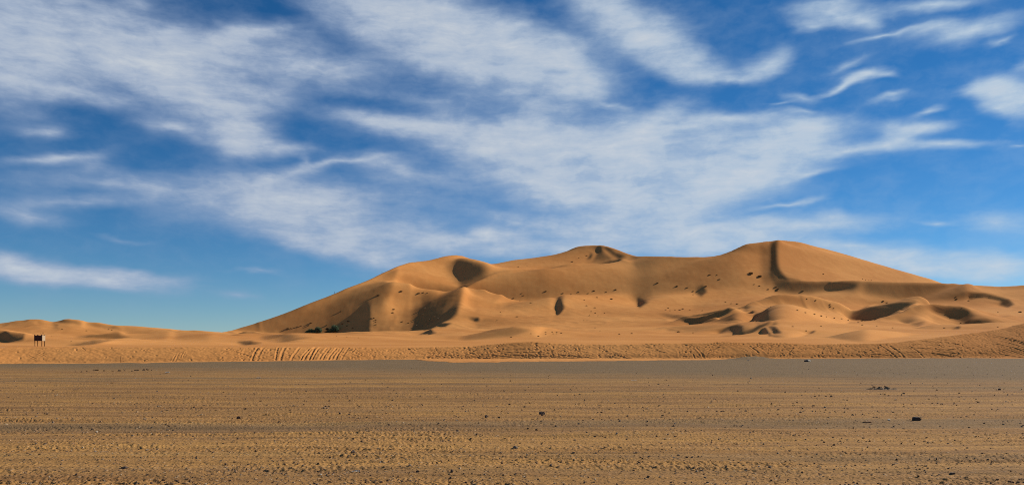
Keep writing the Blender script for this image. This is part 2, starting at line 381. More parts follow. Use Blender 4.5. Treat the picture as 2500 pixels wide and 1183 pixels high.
def material(name):
    m = bpy.data.materials.new(name); m.use_nodes = True
    t = NT(m.node_tree); b = m.node_tree.nodes['Principled BSDF']
    b.inputs['Specular IOR Level'].default_value = .15; b.inputs['Roughness'].default_value = .9
    return m, t, b
def bump(t, b, h, strength, dist):
    n = t.new('ShaderNodeBump'); n.inputs['Strength'].default_value = strength; n.inputs['Distance'].default_value = dist
    t.put(n.inputs['Height'], h); t.l.new(n.outputs[0], b.inputs['Normal'])

# ------------------------------------------------------------------ sand
SAND_A, SAND_B = rgb(.64, .29, .088), rgb(.50, .205, .058)
def sand_material():
    m, t, b = material('desert sand')
    pos = t.new('ShaderNodeNewGeometry').outputs['Position']
    big = t.noise(pos, .012, 4, .55); mid = t.noise(pos, .16, 4, .6); fine = t.noise(t.scale(pos, (1, 1, 3)), 2.2, 3, .6)
    f = t.ramp(t.math('ADD', t.math('MULTIPLY', big, .75), t.math('MULTIPLY', mid, .25)), .36, .64)
    c = t.mix(f, SAND_B, SAND_A)
    c = t.mix(t.ramp(fine, .3, .75, 0, .22), c, rgb(.36, .16, .05))
    t.put(b.inputs['Base Color'], c)
    b.inputs['Roughness'].default_value = 1; b.inputs['Specular IOR Level'].default_value = .02
    rip = t.new('ShaderNodeTexWave'); rip.wave_type = 'BANDS'; rip.bands_direction = 'DIAGONAL'
    t.put(rip.inputs['Vector'], pos); rip.inputs['Scale'].default_value = .55; rip.inputs['Distortion'].default_value = 5
    rip.inputs['Detail'].default_value = 2; rip.inputs['Detail Scale'].default_value = .8
    h = t.math('ADD', t.math('MULTIPLY', rip.outputs['Fac'], .03), t.math('MULTIPLY', mid, .22))
    bump(t, b, h, .5, .25)
    return m
# ------------------------------------------------------------------ sky: clear air plus thin high cloud, all in terms of compass bearing and elevation
# cloud banks: (bearing, elevation) named by the sight line, half width, half height, tilt in degrees (down to the right), density
CLOUDS = [
    (20, 60, 170, 130, 0, .75), (60, 190, 110, 90, 0, .35),
    (240, 120, 190, 80, 5, .7), (350, 140, 330, 105, 8, .75), (430, 150, 210, 85, 5, .5), (560, 92, 200, 38, -4, .5), (650, 72, 130, 24, -10, .55),
    (720, 152, 190, 48, 2, .7), (830, 160, 100, 30, 0, .4), (520, 240, 150, 60, 18, .6), (560, 305, 130, 58, 16, .8), (590, 350, 60, 30, 0, .5), (430, 326, 120, 20, 5, .6),
    (680, 345, 110, 18, 4, .5), (200, 232, 170, 24, 9, .55), (650, 235, 130, 26, 0, .3), (330, 8, 60, 14, -5, .35),
    (120, 318, 60, 20, 0, .5), (145, 384, 120, 14, -12, .65), (215, 400, 80, 32, -10, .3), (250, 440, 280, 34, -5, .3), (190, 490, 160, 15, -7, .4), (60, 530, 110, 30, 0, .4),
    (380, 450, 250, 40, -6, .22), (640, 500, 260, 70, 2, .75), (760, 470, 210, 52, 5, .55), (840, 570, 220, 60, 16, .75), (690, 425, 140, 20, -18, .6), (740, 385, 14, 18, 0, .3),
    (840, 388, 120, 10, -7, .55), (960, 402, 120, 30, 12, .5), (900, 635, 170, 36, 18, .6), (1000, 560, 180, 60, 10, .35), (760, 600, 160, 22, 12, .35), (1020, 470, 160, 50, 15, .3),
    (60, 655, 150, 30, 3, 1.2), (20, 638, 80, 20, 0, .5), (270, 677, 180, 25, 2, 1.2), (330, 668, 90, 14, 5, .4), (620, 668, 80, 7, 2, .3), (570, 716, 60, 9, 5, .28), (300, 576, 90, 6, 3, .25),
    (960, 40, 230, 60, 12, .75), (1100, 80, 260, 80, 16, .8), (1230, 120, 230, 80, 16, .7), (1370, 145, 150, 70, 12, .75), (1080, 165, 200, 42, 8, .45), (1420, 195, 70, 45, 30, .45),
    (870, 66, 120, 36, 15, .35), (1050, 240, 280, 26, 4, .28), (1260, 240, 140, 32, 10, .4), (1370, 225, 90, 30, 20, .4), (1480, 262, 50, 8, 4, .4),
    (930, 296, 150, 22, 6, .75), (1080, 318, 200, 36, 6, .75), (1250, 340, 230, 58, 6, .8), (1420, 350, 220, 66, 4, .75), (1570, 320, 130, 60, -22, .8), (1620, 280, 60, 26, -25, .4), (1520, 400, 280, 66, 4, .6),
    (1280, 440, 230, 52, 8, .65), (1420, 470, 250, 50, 4, .5), (1600, 480, 280, 60, 0, .55), (1480, 560, 330, 46, 3, .6), (1330, 600, 260, 30, 3, .55), (1700, 560, 260, 50, 0, .55),
    (1560, 610, 300, 30, 0, .4), (1195, 566, 52, 14, 3, 1.3), (1260, 545, 130, 16, 10, .3), (1120, 600, 160, 36, 8, .45),
    (1850, 350, 250, 64, 3, .85), (1770, 290, 140, 17, -3, .55), (1960, 305, 120, 26, 0, .6), (2060, 370, 90, 13, -10, .6), (1840, 415, 180, 54, -10, .7), (1740, 450, 150, 50, 0, .5), (1980, 432, 70, 9, -8, .4), (1920, 500, 90, 7, -4, .45),
    (1480, 25, 120, 55, 28, .6), (1570, 75, 150, 55, 24, .75), (1640, 130, 120, 40, 26, .55), (1720, 180, 80, 22, 5, .55), (1780, 192, 45, 10, -8, .5),
    (1860, 152, 66, 28, -16, 1.1), (1700, 145, 60, 30, 30, .3),
    (2050, 30, 110, 26, 6, .7), (1990, 56, 50, 14, 4, .5), (2130, 48, 60, 22, 14, .55), (2050, 5, 120, 14, 0, .3), (2280, 8, 120, 16, 2, .6),
    (2390, 72, 100, 24, -10, .8), (2300, 66, 80, 20, -4, .5), (2180, 84, 110, 7, -5, .4), (2440, 100, 40, 8, -8, .4),
    (2050, 200, 70, 10, -12, .7), (2115, 182, 70, 14, 6, .8), (2170, 192, 40, 8, 12, .4), (2060, 156, 70, 9, -8, .35),
    (1935, 232, 55, 14, 12, .45), (1950, 268, 50, 7, 5, .35), (1880, 245, 40, 5, 0, .25), (2170, 242, 60, 8, 2, .5), (2290, 268, 34, 8, -12, .45),
    (2440, 225, 70, 36, 12, .9), (2395, 216, 60, 16, -4, .75), (2490, 255, 70, 34, 10, .8), (2440, 270, 50, 22, 20, .4), (2500, 160, 40, 16, 0, .35),
    (2210, 305, 90, 20, 6, .5), (2280, 310, 50, 14, 0, .5), (2170, 350, 55, 18, -6, .45), (2300, 354, 130, 13, 4, .6), (2200, 330, 60, 16, 20, .35), (2480, 352, 26, 4, 0, .25),
    (1980, 548, 220, 22, 2, .65), (1850, 590, 240, 32, 4, .6), (2080, 600, 160, 18, 4, .35), (2280, 655, 250, 36, 9, .75), (2440, 650, 160, 34, 4, .6), (2180, 620, 130, 16, 6, .4),
    (2450, 535, 110, 26, 3, .4), (2285, 550, 36, 8, 2, .35), (2100, 640, 120, 20, 10, .3),
    (-260, 120, 320, 120, 4, .7), (-300, 480, 300, 70, -6, .5), (2850, 150, 300, 70, 8, .6), (2850, 560, 320, 60, 4, .6), (600, -240, 500, 110, 6, .7), (1500, -230, 420, 90, 12, .6), (2300, -150, 360, 60, 4, .5),
]
def sky():
    w = bpy.data.worlds.new('World'); scn.world = w; w.use_nodes = True
    t = NT(w.node_tree); bg = w.node_tree.nodes['Background']
    s = t.new('ShaderNodeTexSky'); s.sky_type = 'NISHITA'; s.sun_disc = False
    s.sun_elevation = SUN_EL; s.sun_rotation = SUN_AZ
    s.altitude = 800; s.air_density = SKY_AIR; s.dust_density = SKY_DUST; s.ozone_density = SKY_OZONE
    d = t.new('ShaderNodeTexCoord').outputs['Generated']
    x = t.new('ShaderNodeSeparateXYZ'); t.l.new(d, x.inputs[0])
    az = t.math('ARCTAN2', x.outputs[0], x.outputs[1]); el = t.math('ARCSINE', x.outputs[2])
    deg = 180 / math.pi
    c = t.new('ShaderNodeCombineXYZ'); t.put(c.inputs[0], t.math('MULTIPLY', az, deg)); t.put(c.inputs[1], t.math('MULTIPLY', el, deg))
    P = c.outputs[0]                                            # degrees: bearing, elevation
    # a level cloud deck seen in perspective, for texture that thins out towards the horizon
    inv = t.math('DIVIDE', 1.0, t.math('ADD', t.math('MAXIMUM', x.outputs[2], 0.0), .12))
    deck = t.new('ShaderNodeCombineXYZ'); t.put(deck.inputs[0], t.math('MULTIPLY', x.outputs[0], inv)); t.put(deck.inputs[1], t.math('MULTIPLY', x.outputs[1], inv))
    D = deck.outputs[0]
    def push(vec, sc, amt, det, stretch=(1, 1, 1)):
        n = t.noise(t.scale(vec, stretch), sc, det, .55, 0, 'Color')
        v = t.vmath('SUBTRACT', n, (.5, .5, .5)); m = t.new('ShaderNodeVectorMath', operation='MULTIPLY'); t.put(m.inputs[0], v); m.inputs[1].default_value = amt
        return m.outputs[0]
    W1 = t.vmath('ADD', P, push(P, .22, (3.4, 1.9, 0), 3, (.6, 1, 1)))
    W1 = t.vmath('ADD', W1, push(P, .9, (1.5, .6, 0), 3, (.4, 1, 1)))
    acc = None
    for (u, v, ru, rv, tilt, a) in CLOUDS:
        k = deg / F
        b = math.atan2(u - UC, F); e = math.atan2((VH - v) * math.cos(b), F)
        m = t.new('ShaderNodeMapping', vector_type='TEXTURE'); t.l.new(W1, m.inputs[0])
        kk = math.cos(b) ** 2
        m.inputs['Location'].default_value = (b * deg, e * deg, 0)
        m.inputs['Rotation'].default_value = (0, 0, -math.radians(tilt))
        m.inputs['Scale'].default_value = (ru * k * kk * 1.75, rv * k * math.cos(b) * 1.75, 1)
        g = t.new('ShaderNodeTexGradient', gradient_type='QUADRATIC_SPHERE'); t.l.new(m.outputs[0], g.inputs[0])
        acc = t.math('MULTIPLY_ADD', g.outputs['Fac'], a * 1.5, acc if acc is not None else 0.0)
    # streaky ice fibres: long along one bearing of the deck, broken by billows
    fib = t.noise(t.vmath('ADD', t.scale(P, (.22, 1.0, 1), rot=(0, 0, math.radians(7))), push(P, .35, (.5, .9, 0), 2)), 1.5, 6, .62)
    bil = t.noise(t.vmath('ADD', t.scale(P, (.5, .9, 1)), push(P, .5, (.8, .8, 0), 3)), .55, 7, .6)
    fin = t.noise(t.vmath('ADD', t.scale(P, (.35, 1.0, 1), rot=(0, 0, math.radians(9))), push(P, .9, (.35, .5, 0), 3)), 4.2, 5, .65)
    tex = t.math('ADD', t.math('ADD', t.math('MULTIPLY', fib, .46), t.math('MULTIPLY', bil, .48)), t.math('MULTIPLY', fin, .06))
    acc = t.math('DIVIDE', acc, t.math('MULTIPLY_ADD', acc, .30, 1.0))       # thick banks level off
    dens = t.math('MULTIPLY', acc, t.ramp(tex, .32, .66, .70, 1.27, False))
    dens = t.math('ADD', dens, t.math('MULTIPLY', t.math('SUBTRACT', tex, .5), .22))
    veil = t.math('MULTIPLY', t.ramp(bil, .36, .7, .0, .13), t.ramp(el, .02, .14, .4, 1))
    alpha = t.math('SUBTRACT', 1.0, t.math('EXPONENT', t.math('MULTIPLY', t.math('POWER', t.math('MAXIMUM', dens, 0.0), 1.5), -2.5)))
    alpha = t.math('MINIMUM', t.math('ADD', alpha, veil), .93)
    core = t.ramp(t.math('MULTIPLY', dens, t.ramp(tex, .36, .62, .72, 1.28, False)), .35, 1.7, 0, 1, False)
    sunny = t.ramp(az, -.35, .65, 0, 1)                       # the deck brightens towards the sun
    cc = t.mix(core, t.mix(sunny, rgb(*CLOUD_THIN), rgb(5.6, 7.4, 9.2)), t.mix(sunny, rgb(*CLOUD_CORE), rgb(7.6, 8.3, 9.1)))
    air = t.mix(1.0, s.outputs[0], rgb(*SKY_TINT), 'MULTIPLY')
    hs = t.new('ShaderNodeHueSaturation'); hs.inputs['Saturation'].default_value = SKY_SAT; t.l.new(air, hs.inputs['Color'])
    out = t.mix(alpha, hs.outputs[0], cc)
    t.l.new(out, bg.inputs[0]); bg.inputs[1].default_value = SKY_W
    w.cycles.sampling_method = 'MANUAL'; w.cycles.sample_map_resolution = 512
SUN_W, EXPO, SKY_W = 5.0, 0.32, .064
SKY_AIR, SKY_DUST, SKY_OZONE, SKY_SAT, SKY_TINT = .84, .0, 4.5, 1.18, (.84, .955, 1.02)
CLOUD_THIN, CLOUD_CORE = (3.9, 5.1, 7.2), (7.3, 7.9, 8.6)
# ------------------------------------------------------------------ heights on any spot of the dune grid
def dune_z(u, Y):
    i = np.clip((np.asarray(u, float) + 500) / DU, 0, NI - 1.001); lg = math.log(1500 / 118.0)
    j = np.clip(np.log(np.maximum(Y, 118.0) / 118.0) / lg * (NJ - 1), 0, NJ - 1.001)
    i0 = i.astype(int); j0 = j.astype(int); fi = i - i0; fj = j - j0
    return (Z[j0, i0] * (1 - fi) * (1 - fj) + Z[j0, i0 + 1] * fi * (1 - fj) + Z[j0 + 1, i0] * (1 - fi) * fj + Z[j0 + 1, i0 + 1] * fi * fj)
def dune_hit(u, v):
    """where the sight line (u, v) first meets the sand"""
    zz = dune_z(np.full(NJ, u), YR); V = VH - (zz - EYE) * F / YR
    ok = np.where((V <= v) & (YR > 128))[0]
    if len(ok) == 0: j = int(np.argmin(V)); Y = YR[j]
    else:
        j = ok[0]; Y = YR[j]
        if j > 0 and V[j - 1] > v: Y = YR[j - 1] + (YR[j] - YR[j - 1]) * (V[j - 1] - v) / (V[j - 1] - V[j])
    return xcol(u, Y), Y, float(dune_z(np.array([u]), np.array([Y]))[0])

# ------------------------------------------------------------------ the churned sand bank along the edge of the plain
BU = np.arange(-320, 2840, 1.6)
BS = np.concatenate([np.arange(-32, -1.6, .22), np.arange(-1.6, 5.2, .05), 5.2 + (34.8) * (np.arange(1, 201) / 200.0) ** 1.7])
def bank_edge(u):
    """foot of the bank, and how far a thin sheet of blown sand runs out over the gravel in front of it"""
    uu = np.arange(-700, 3300, 4.0); raw = gblur(edge_Y(uu), 1.0, 0)
    e = gblur(interp(uu, [(-700, 66), (0, 93), (500, 99.5), (900, 107.5), (1000, 110.5), (1300, 112.5), (1500, 113.5), (1700, 115.5), (2000, 119.5), (2500, 124), (3300, 128)]), 22, 0)
    return np.interp(u, uu, e), np.interp(u, uu, np.clip((e - raw) * (uu > 950), .9, 28))
def bank_top(u):
    return interp(u, [(-320, 849), (0, 849), (100, 848.2), (560, 848), (1000, 849), (1112, 847), (1160, 845), (1200, 840.5), (1250, 837), (1296, 834.5), (1340, 837),
                     (1400, 841), (1500, 841), (1680, 838), (1760, 836), (1840, 836), (1940, 839), (2000, 841), (2140, 839), (2180, 837), (2216, 832),
                     (2280, 825), (2340, 817), (2400, 810), (2460, 799), (2500, 788), (2600, 770), (2840, 760)])
def bank_len(u): return 4.8 + interp(u, [(0, 0), (2150, 0), (2300, 3.5), (2500, 10), (2840, 12)])
def bank():
    UB, SB = np.meshgrid(BU, BS)
    e, apron = bank_edge(BU)
    vc = gblur(bank_top(BU), 3, 0)
    L = bank_len(BU)
    H = zrow(vc, e + L)
    YB = e[None] + SB; s = SB / L[None]
    # front: straight slope with a soft toe and a rounded brow, then a gentle fall into the dunes
    pr = np.maximum(s, 0); pr = pr - .10 * np.exp(-((s - .12) / .13) ** 2) * (s > 0)
    k = .06; top = 1.0
    h = np.clip(.5 + .5 * (top - pr) / k, 0, 1); pr = top * (1 - h) + pr * h - k * h * (1 - h)
    zb = H[None] * pr - .27 * np.clip((-xcol(UB, YB) - 14) / 42, 0, 1) * np.clip(1 - SB / 3.9, 0, 1)
    XB0 = xcol(UB, YB); out = SB + apron[None] + (.9 + .12 * apron[None]) * fbm(XB0 * .22, YB * .3, 4, 43)
    zb += np.where(SB < 1.5, .11 * np.clip(out / 2.0, -1.5, .6), .06)
    beyond = np.clip((YB - (e + L)[None]) / np.maximum(150 - (e + L)[None], 12), 0, 1); beyond = beyond * beyond * (3 - 2 * beyond)
    zb = zb * (1 - beyond) + (dune_z(UB, np.maximum(YB, 132)) - .5) * beyond
    XB = xcol(UB, YB)
    d = np.zeros_like(zb)
    mpx = e / F                                       # metres per column unit along the bank
    def win(u, s0, ru, rs):
        a, b = np.searchsorted(BU, (u - ru, u + ru)); c, f = np.searchsorted(BS, (s0 - rs, s0 + rs))
        return slice(c, f), slice(a, b)
    R = np.random.default_rng(21)
    zones = [(0, 545, .05, 0, 1), (540, 622, 1.0, .05, .95), (618, 742, .55, .05, .95), (742, 850, .3, .05, 1), (846, 1012, 1.1, .05, 1), (1012, 1046, .6, .1, 1), (1040, 1228, 1.35, .0, 1.02),
             (1225, 1300, .7, .0, .35), (1280, 1490, 1.2, .15, .95), (1490, 1530, .5, .1, .9), (1530, 1650, .45, .65, 1), (1560, 1610, .3, 0, .6), (1655, 1765, 1.3, 0, 1.02), (1760, 1835, .9, 0, .25), (1760, 1850, .9, .82, 1.05),
             (1835, 2000, .85, .0, 1.02), (1990, 2145, 1.3, 0, 1.02), (2140, 2300, .18, .05, 1), (2280, 2500, .7, .08, .85), (2420, 2560, .7, .7, 1.02), (2280, 2420, .5, .8, 1.0)]
    for u0, u1, dens, t0, t1 in zones:
        um = .5 * (u0 + u1); Yl = float(np.interp(um, BU, e)); Ll = float(np.interp(um, BU, L))
        n = int((u1 - u0) * Yl / F * Ll * (t1 - t0) * 9.0 * dens)
        us, ts = R.uniform(u0, u1, n), R.uniform(t0, t1, n); pn = perlin(us / 42.0, ts * 2.2 + us / 300, 45)
        for _ in range(n):
            u, t = us[_], ts[_]; Lu = float(np.interp(u, BU, L)); m = float(np.interp(u, BU, mpx)); s0 = t * Lu
            if pn[_] < R.uniform(-.5, .1): continue
            a = R.uniform(.09, .2); ang = R.uniform(-.9, .9) + (math.pi / 2 if R.random() < .6 else 0); el = R.uniform(1.0, 2.2); dep = a * R.uniform(.16, .42)
            w = win(u, s0, 2.6 * a * el / m, 2.6 * a * el)
            x = (UB[w] - u) * m; y = SB[w] - s0
            p = (x * math.cos(ang) + y * math.sin(ang)) / (a * el); q = (-x * math.sin(ang) + y * math.cos(ang)) / a
            r2 = p * p + q * q
            d[w] += -dep * (1 - 1.1 * r2) * np.exp(-1.25 * r2)
    def groove(pts, wid, dep, jit=.02):
        dep *= .5; wid *= .8
        """wheel rut through sight lines on the bank"""
        P = []
        for (u, v) in pts:
            ve = VH + EYE * F / float(np.interp(u, BU, e)); vt = float(np.interp(u, BU, vc)); Lu = float(np.interp(u, BU, L))
            P.append((u, max(-.25, min(1.15, (ve - v) / (ve - vt))) * Lu))
        P = np.array(P); dist = np.full(UB.shape, 9.0); m = float(np.interp(P[:, 0].mean(), BU, mpx))
        a, b = np.searchsorted(BU, (P[:, 0].min() - 1.2 / m, P[:, 0].max() + 1.2 / m)); c, f = np.searchsorted(BS, (P[:, 1].min() - 1.2, P[:, 1].max() + 1.2))
        w = (slice(c, f), slice(a, b)); x = UB[w] * m; y = SB[w]; D = np.full(x.shape, 9.0)
        wob = .06 * perlin(x * .9, y * .9, 4)
        for (u0, s0), (u1, s1) in zip(P[:-1], P[1:]):
            x0, x1 = u0 * m, u1 * m; dx, dy = x1 - x0, s1 - s0; tt = np.clip(((x - x0) * dx + (y - s0) * dy) / (dx * dx + dy * dy + 1e-9), 0, 1)
            D = np.minimum(D, np.hypot(x - x0 - tt * dx + wob, y - s0 - tt * dy))
        q = D / wid
        d[w] += dep * (-np.exp(-(q * 1.3) ** 2) + .55 * np.exp(-((q - 1.5) / .6) ** 2))
    for a, b in [(614, 628), (626, 642), (672, 678), (684, 695), (710, 731), (733, 757), (741, 764), (754, 768), (761, 780), (778, 800), (786, 806), (800, 822), (808, 830), (818, 836), (832, 851)]:
        groove([(a, 877), (a + (b - a) * .25, 869), (a + (b - a) * .62, 859), (b, 849), (b + 6, 846)], R.uniform(.16, .25), R.uniform(.09, .15))
    for a, b in [(855, 868), (870, 850), (884, 866)]: groove([(a, 864 + R.uniform(-4, 2)), (b, 852)], .12, .07)
    for p in ([(2147, 842), (2164, 853), (2192, 872)], [(2172, 845), (2188, 855), (2210, 870)], [(2218, 846), (2236, 856), (2254, 868)], [(1830, 845), (1852, 862)], [(1920, 868), (1936, 850)], [(1700, 850), (1722, 874)]):
        groove(p, .2, .12)
    for p in ([(2225, 841), (2300, 844), (2345, 850), (2380, 852)], [(2250, 833), (2320, 838), (2340, 842)], [(2222, 850), (2330, 855), (2345, 856)], [(2160, 858), (2290, 862), (2370, 869)], [(2240, 858), (2330, 866)], [(2110, 864), (2250, 869), (2345, 870)],
              [(2282, 858), (2345, 862)], [(2316, 838), (2376, 851)], [(2420, 818), (2460, 829), (2500, 840)], [(2430, 824), (2470, 835), (2510, 845)], [(2440, 834), (2500, 850)], [(2430, 841), (2510, 857)], [(2450, 852), (2520, 864)], [(2440, 860), (2520, 868)], [(2460, 826), (2520, 842)],
              [(1235, 853), (1290, 853), (1370, 858)], [(1230, 861), (1330, 862), (1420, 870), (1500, 877)], [(1240, 866), (1360, 870), (1480, 878)], [(1280, 872), (1400, 877)], [(1180, 872), (1260, 878)], [(1150, 870), (1230, 876)], [(1468, 852), (1490, 862), (1530, 872), (1572, 878)], [(1476, 860), (1500, 867), (1540, 874)],
              [(1040, 872), (1100, 868)], [(1044, 868), (1060, 857)], [(1190, 866), (1290, 874), (1330, 879)]):
        groove(p, R.uniform(.13, .2), R.uniform(.06, .1))
    for _ in range(46):
        u = R.uniform(560, 2480); v = R.uniform(850, 872); w_ = R.uniform(10, 60) * R.choice((-1, 1)); groove([(u, v), (u + w_ * .5, v + R.uniform(-3, 6)), (u + w_, v + R.uniform(0, 12))], R.uniform(.08, .14), R.uniform(.05, .1))
    for p in ([(90, 860), (110, 868)], [(70, 866), (88, 872)], [(150, 876), (260, 879)], [(30, 882), (140, 884)], [(200, 850), (208, 856)], [(350, 872), (362, 874)], [(428, 866), (420, 876)], [(436, 862), (428, 876)], [(446, 861), (440, 872)], [(452, 860), (446, 870)], [(486, 856), (497, 850)], [(180, 880), (300, 876)]):
        groove(p, .12, .06)
    d *= np.clip((SB + .6) / 1.0, 0, 1)
    d += np.clip(-SB, 0, 1) * np.clip(out, 0, 1) * .05 * np.minimum(0, fbm(XB0 * 1.1, YB * .5, 3, 47) - .1)
    soft = .03 * fbm(XB * 1.6, YB * 1.6, 3, 31) * np.clip(SB + 1, 0, 1) + .06 * fbm(XB * .25, YB * .25, 2, 37) * (s > 0)
    fade = np.clip((np.maximum(0, SB) - L[None] * 1.02) / 3.0, 0, 1)
    zb = zb + (d + soft) * (1 - .75 * fade)
    # tongues of blown sand over the edge of the gravel
    return grid_mesh('sand_bank', XB, YB, zb, SAND)

# ------------------------------------------------------------------ the gravel plain
GU = np.arange(-820, 3340, 2.0)
GY = np.concatenate([EYE * F / (np.arange(1700, 1190, -5.0) - VH), EYE * F / (np.arange(1190, 862, -.75) - VH)])
MOUND = (xcol(2150, EYE * F / (951 - VH)), EYE * F / (951 - VH))
def plain_h(X, Y):
    h = .035 * fbm(X / 14.0, Y / 1.1, 3, 51) + .018 * fbm(X / 2.6, Y / .35, 2, 57)          # shallow wheel lanes across the plain
    h += .03 * fbm(X / 5.0, Y / 5.0, 2, 53)
    h -= .27 * np.clip((-X - 14) / 42, 0, 1) * np.clip((Y - 35) / 45, 0, 1)
    return h
def plain_fine(X, Y):
    near = np.clip(22 / Y, 0, 1)
    lump = perlin(X * 6.5, Y * 9, 61); lump = np.maximum(lump - .12, 0)
    clod = perlin(X * 4.0, Y * 5.0, 67); clod = np.maximum(clod - .25, 0)
    patch = np.clip(fbm(X / 4.0, Y / 1.2, 3, 71) * 1.6 + .55, .1, 1.3)
    return (.019 * lump * np.clip(16 / Y, 0, 1) + .014 * clod + .012 * near * fbm(X * 18, Y * 14, 2, 73)) * patch
def plain():
    UG, YG = np.meshgrid(GU, GY); X = xcol(UG, YG)
    z = plain_h(X, YG) + plain_fine(X, YG)
    r = np.hypot((X - MOUND[0]) / 1.2, (YG - MOUND[1]) / 1.6)
    z += .03 * np.exp(-r * r)
    r = np.hypot((X - xcol(1838, 110.0)) / 2.6, (YG - 110.0) / 2.0); z += .42 * np.exp(-r * r) * (1 + .3 * fbm(X, YG, 2, 77))
    return grid_mesh('gravel_plain', X, YG, z, GRAVEL)
def ground_z(x, y):
    X = np.array([x]); Y = np.array([y]); return float((plain_h(X, Y) + plain_fine(X, Y))[0])

def gravel_material():
    m, t, b = material('gravel and blown sand')
    pos = t.new('ShaderNodeNewGeometry').outputs['Position']
    x = t.new('ShaderNodeSeparateXYZ'); t.l.new(pos, x.inputs[0])
    lane = t.noise(t.scale(pos, (.03, .55, 1), rot=(0, 0, .025)), 1.0, 6, .66)      # drifts and wheel lanes run across the plain
    lane2 = t.noise(t.scale(pos, (.12, 2.6, 1), rot=(0, 0, -.03)), 1.0, 5, .66)
    patch = t.noise(pos, .35, 5, .6); mid = t.noise(pos, 2.6, 4, .62)
    fine = t.noise(pos, 11.0, 3, .65); vor = t.new('ShaderNodeTexVoronoi'); t.put(vor.inputs['Vector'], pos); vor.inputs['Scale'].default_value = 16
    drift = t.math('ADD', t.math('ADD', t.math('MULTIPLY', lane, .5), t.math('MULTIPLY', lane2, .4)), t.math('ADD', t.math('MULTIPLY', patch, .12), t.math('MULTIPLY', mid, .18)))
    sandy = t.ramp(t.math('ADD', drift, t.ramp(x.outputs[1], 9, 24, .045, 0)), .50, .70)
    stony = t.ramp(t.math('ADD', t.math('MULTIPLY', mid, .5), t.math('MULTIPLY', lane2, .5)), .38, .62)
    soil = t.mix(stony, rgb(.37, .194, .072), rgb(.255, .142, .061))
    c = t.mix(sandy, soil, rgb(.50, .266, .082))
    lane3 = t.noise(t.scale(pos, (.02, 1.5, 1), (9.1, 2.3, 0), rot=(0, 0, .035)), 1.0, 5, .68)
    c = t.mix(1.0, c, t.mix(t.ramp(lane3, .34, .66), rgb(.70, .66, .64), rgb(1.05, 1.04, 1.0)), 'MULTIPLY')
    # grey stone pavement: strongest along the far side of the plain
    far = t.ramp(t.math('ADD', t.math('MULTIPLY_ADD', x.outputs[0], .45, x.outputs[1]), t.math('MULTIPLY', t.math('SUBTRACT', lane, .5), 44)), 36, 60)
    strip = t.ramp(t.noise(t.scale(pos, (.012, .30, 1), (3.1, 7.7, 0)), 1.0, 3, .5), .52, .64)
    grey = t.math('MAXIMUM', t.math('MULTIPLY', far, .92), t.math('MULTIPLY', strip, .62))
    gc = t.mix(t.ramp(fine, .3, .7), rgb(.15, .103, .055), rgb(.22, .155, .082))
    c = t.mix(grey, c, gc)
    # single stones seen as colour: pale, rusty and dark chips
    chip = t.new('ShaderNodeSeparateColor'); t.l.new(vor.outputs['Color'], chip.inputs[0])
    inside = t.ramp(vor.outputs['Distance'], .22, .40, 1, 0)
    c = t.mix(t.math('MULTIPLY', inside, t.ramp(chip.outputs[0], .80, .86, 0, .55)), c, rgb(.10, .075, .06))
    c = t.mix(t.math('MULTIPLY', inside, t.ramp(chip.outputs[1], .88, .92, 0, .55)), c, rgb(.50, .38, .25))
    c = t.mix(t.ramp(fine, .25, .75, 0, .5), c, rgb(.15, .088, .044))
    t.put(b.inputs['Base Color'], c)
    b.inputs['Roughness'].default_value = 1; b.inputs['Specular IOR Level'].default_value = .05
    h = t.math('ADD', t.math('MULTIPLY', fine, .55), t.math('ADD', t.math('MULTIPLY', mid, .7), t.math('MULTIPLY', inside, .25)))
    bump(t, b, h, .6, .05)
    return m
# ------------------------------------------------------------------ things
def tag(o, label, cat, group=None):
    o['label'] = label; o['category'] = cat
    if group: o['group'] = group
    return o
def empty(name, loc, rz=0):
    o = link(bpy.data.objects.new(name, None)); o.location = loc; o.rotation_euler = (0, 0, rz); o.empty_display_size = .2
    return o
def part(name, bm, mat, parent=None, smooth=False):
    me = bpy.data.meshes.new(name); bm.to_mesh(me); bm.free(); me.materials.append(mat)
    if smooth: me.polygons.foreach_set('use_smooth', np.ones(len(me.polygons), bool))
    o = link(bpy.data.objects.new(name, me))
    if parent: o.parent = parent
    return o
def box(bm, c, size, rz=0, bev=0.0):
    r = bmesh.ops.create_cube(bm, size=1, matrix=Matrix.Translation(c) @ Matrix.Rotation(rz, 4, 'Z') @ Matrix.Diagonal((*size, 1)))
    if bev: bmesh.ops.bevel(bm, geom=list({e for v in r['verts'] for e in v.link_edges}), offset=bev, segments=2, affect='EDGES')
def tube(bm, pts, radii, n=7):
    """a tapered round bar through pts"""
    rings = []
    for i, p in enumerate(pts):
        a = Vector(pts[max(i - 1, 0)]); b = Vector(pts[min(i + 1, len(pts) - 1)]); q = (b - a).to_track_quat('Z', 'Y')
        rings.append([bm.verts.new(Vector(p) + q @ Vector((math.cos(t) * radii[i], math.sin(t) * radii[i], 0))) for t in [2 * math.pi * k / n for k in range(n)]])
    for r0, r1 in zip(rings[:-1], rings[1:]):
        for k in range(n): bm.faces.new((r0[k], r0[(k + 1) % n], r1[(k + 1) % n], r1[k]))
    bm.faces.new(rings[0][::-1]); bm.faces.new(rings[-1])

